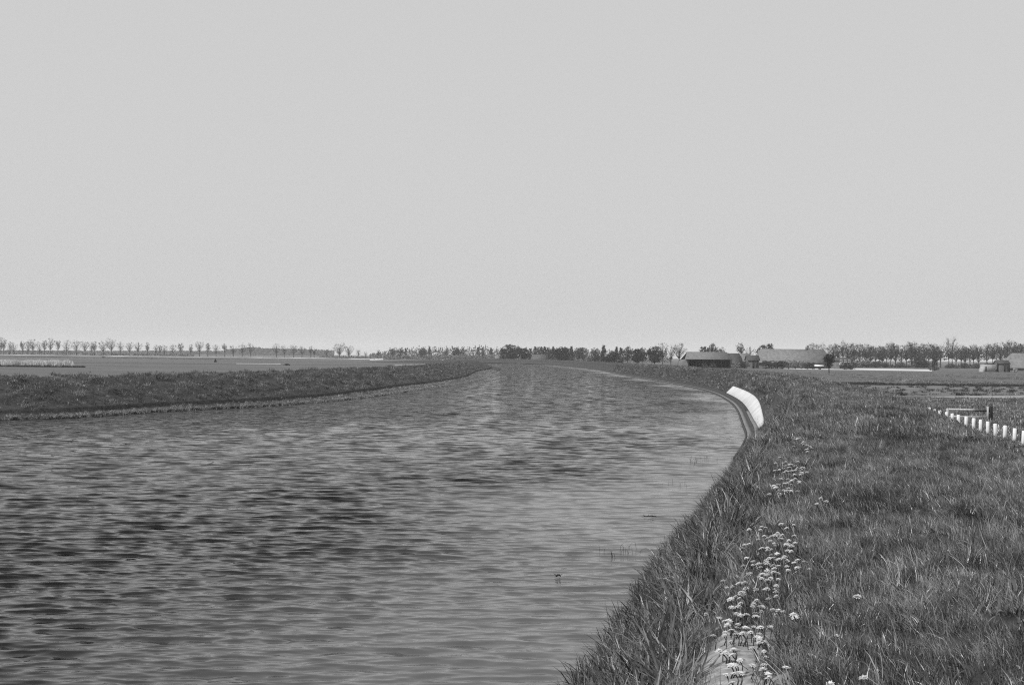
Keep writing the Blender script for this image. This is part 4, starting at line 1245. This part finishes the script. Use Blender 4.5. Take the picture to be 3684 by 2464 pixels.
# pale block house and the roofs at the right edge
d = 435.0
x0, x1 = at_d(3541, d), at_d(3582, d)
bh = empty('block_house', ((x0 + x1) / 2, d + 2, FIELD))
tag(bh, 'small white flat-roofed block house in front of the wood', 'hut')
W = x1 - x0
MB().box((0, 0, 1.3), (W, 4, 3.0), 0, .03).build('wall', M['palewall'], bh)
MB().box((0, 0, 2.88), (W + .3, 4.3, .16), 0, .03).build('roof', M['darktile'], bh)
MB().box((-W / 2 + .62, -2.02, .95), (.42, .06, 1.8)).build('door', M['darkwood'], bh)
MB().add([(-W / 2 - .8, -1.6, -.2), (-W / 2 - .02, -1.6, -.2), (-W / 2 - .02, -1.6, 1.9), (-W / 2 - .7, -1.6, 1.0), (-W / 2 - .8, 1, -.2), (-W / 2 - .02, 1, -.2), (-W / 2 - .02, 1, 1.9), (-W / 2 - .7, 1, 1.0)],
         [(0, 1, 2, 3), (7, 6, 5, 4), (0, 3, 7, 4), (3, 2, 6, 7)]).build('buttress', M['palewall'], bh)
x0, x1 = at_d(3592, d), at_d(3614, d)
r, hx, hy, h_, e_ = gable_house('shed', 'narrow grey shed with dark posts right of the white block house', 3590, 3634, 438, 4, 4.3, 3.3, M['wall'], M['darktile'], 0, .2, 0, 'shed')
for px in (3588, 3614, 3632):
    MB().box((at_d(px, 438) - r.location.x, -hy - .12, 1.5), (.32, .2, 3.2)).build('post', M['darkwood'], r)
r, hx, hy, h_, e_ = gable_house('farmhouse', 'barn roof sloping low behind trees at the right edge of the picture', 3632, 3790, 460, 12, 7.0, 2.0, M['wall'], M['thatch'], 3.2, .4)
hs = MB()
for i in range(24):
    a, q = random.uniform(0, 6.28), random.random()
    hs.box((1.0 * (1 - q * .5) * math.cos(a) * .7, 1.0 * (1 - q * .5) * math.sin(a) * .7, q * 1.15 + .15), (.7, .6, .4), a, .08)
o = hs.build('hay_heap', M['paleleaf'])
o.location = (at_d(3654, 425), 425, FIELD)
tag(o, 'pale heap in front of the roof at the right edge', 'heap')

# house with a low light roof at the far bend
r, hx, hy, h_, e_ = gable_house('farmhouse', 'distant farmhouse with low light roof above the far river bend', 1912, 1968, 790, 9, 5.2, 2.4, M['farroof'], M['farroof'], 1.1, .4)
r, hx, hy, h_, e_ = gable_house('cottage', 'tiny light gabled cottage left of the dome-shaped tree', 1782, 1800, 860, 5, 4.1, 2.6, M['palewall'], M['tile'], 0, .3)

# small things out in the left field
def heap(px, py, w, h, mat, label, cat, name):
    q = at_z(px, py, FIELD)
    rng = random.Random(int(px * 3))
    mb = MB()
    for _ in range(60):
        a, t_ = rng.uniform(0, 6.283), rng.random()
        rr = (1 - t_ * .8) * rng.random() ** .5
        mb.box((rr * w / 2 * math.cos(a), rr * w / 4 * math.sin(a), h * t_ * .85 + .1), (w * .22, w * .16, h * .22), rng.uniform(0, 3), .03)
    o = mb.build(name, mat); o.location = q
    tag(o, label, cat)
heap(775, 1303, 1.1, 1.35, M['inside'], 'lone small black stack standing in the left field', 'stack', 'hay_stack')
heap(1032, 1315, 2.4, .55, M['ditch'], 'long low dark heap at the end of the pale track in the left field', 'heap', 'earth_heap')
heap(1562, 1307.5, 3.0, .9, M['inside'], 'low black heap on the field just left of the small white post', 'heap', 'earth_heap')
q = at_z(1593, 1309, FIELD)
o = MB().box((0, 0, .7), (1.1, .5, 1.6), 0, .08).box((0, 0, 1.58), (.7, .35, .16), 0, .03).build('marker_stone', M['white'])
o.location = q
tag(o, 'small upright white marker standing right of the low black heap', 'marker')
heap(372, 1287, 3.4, .6, M['ditch'], 'small dark heap below the tree row, left one of two', 'heap', 'earth_heap')
heap(545, 1291, 3.6, .5, M['ditch'], 'small dark heap below the tree row, right one of two', 'heap', 'earth_heap')

# ------------------------------------------------------------------ haze
hz = MB().box((0, 1500, 38), (15000, 15000, 80)).mesh('haze', None)
hm = bpy.data.materials.new('haze_air')
hm.use_nodes = True
t = hm.node_tree
t.nodes.remove(t.nodes['Principled BSDF'])
pv = t.nodes.new('ShaderNodeVolumePrincipled')
pv.inputs['Color'].default_value = (0.95, 0.95, 0.95, 1)
pv.inputs['Density'].default_value = 0.00013
t.links.new(pv.outputs[0], t.nodes['Material Output'].inputs['Volume'])
hz.materials.append(hm)
tag(obj('haze', hz), kind='stuff')
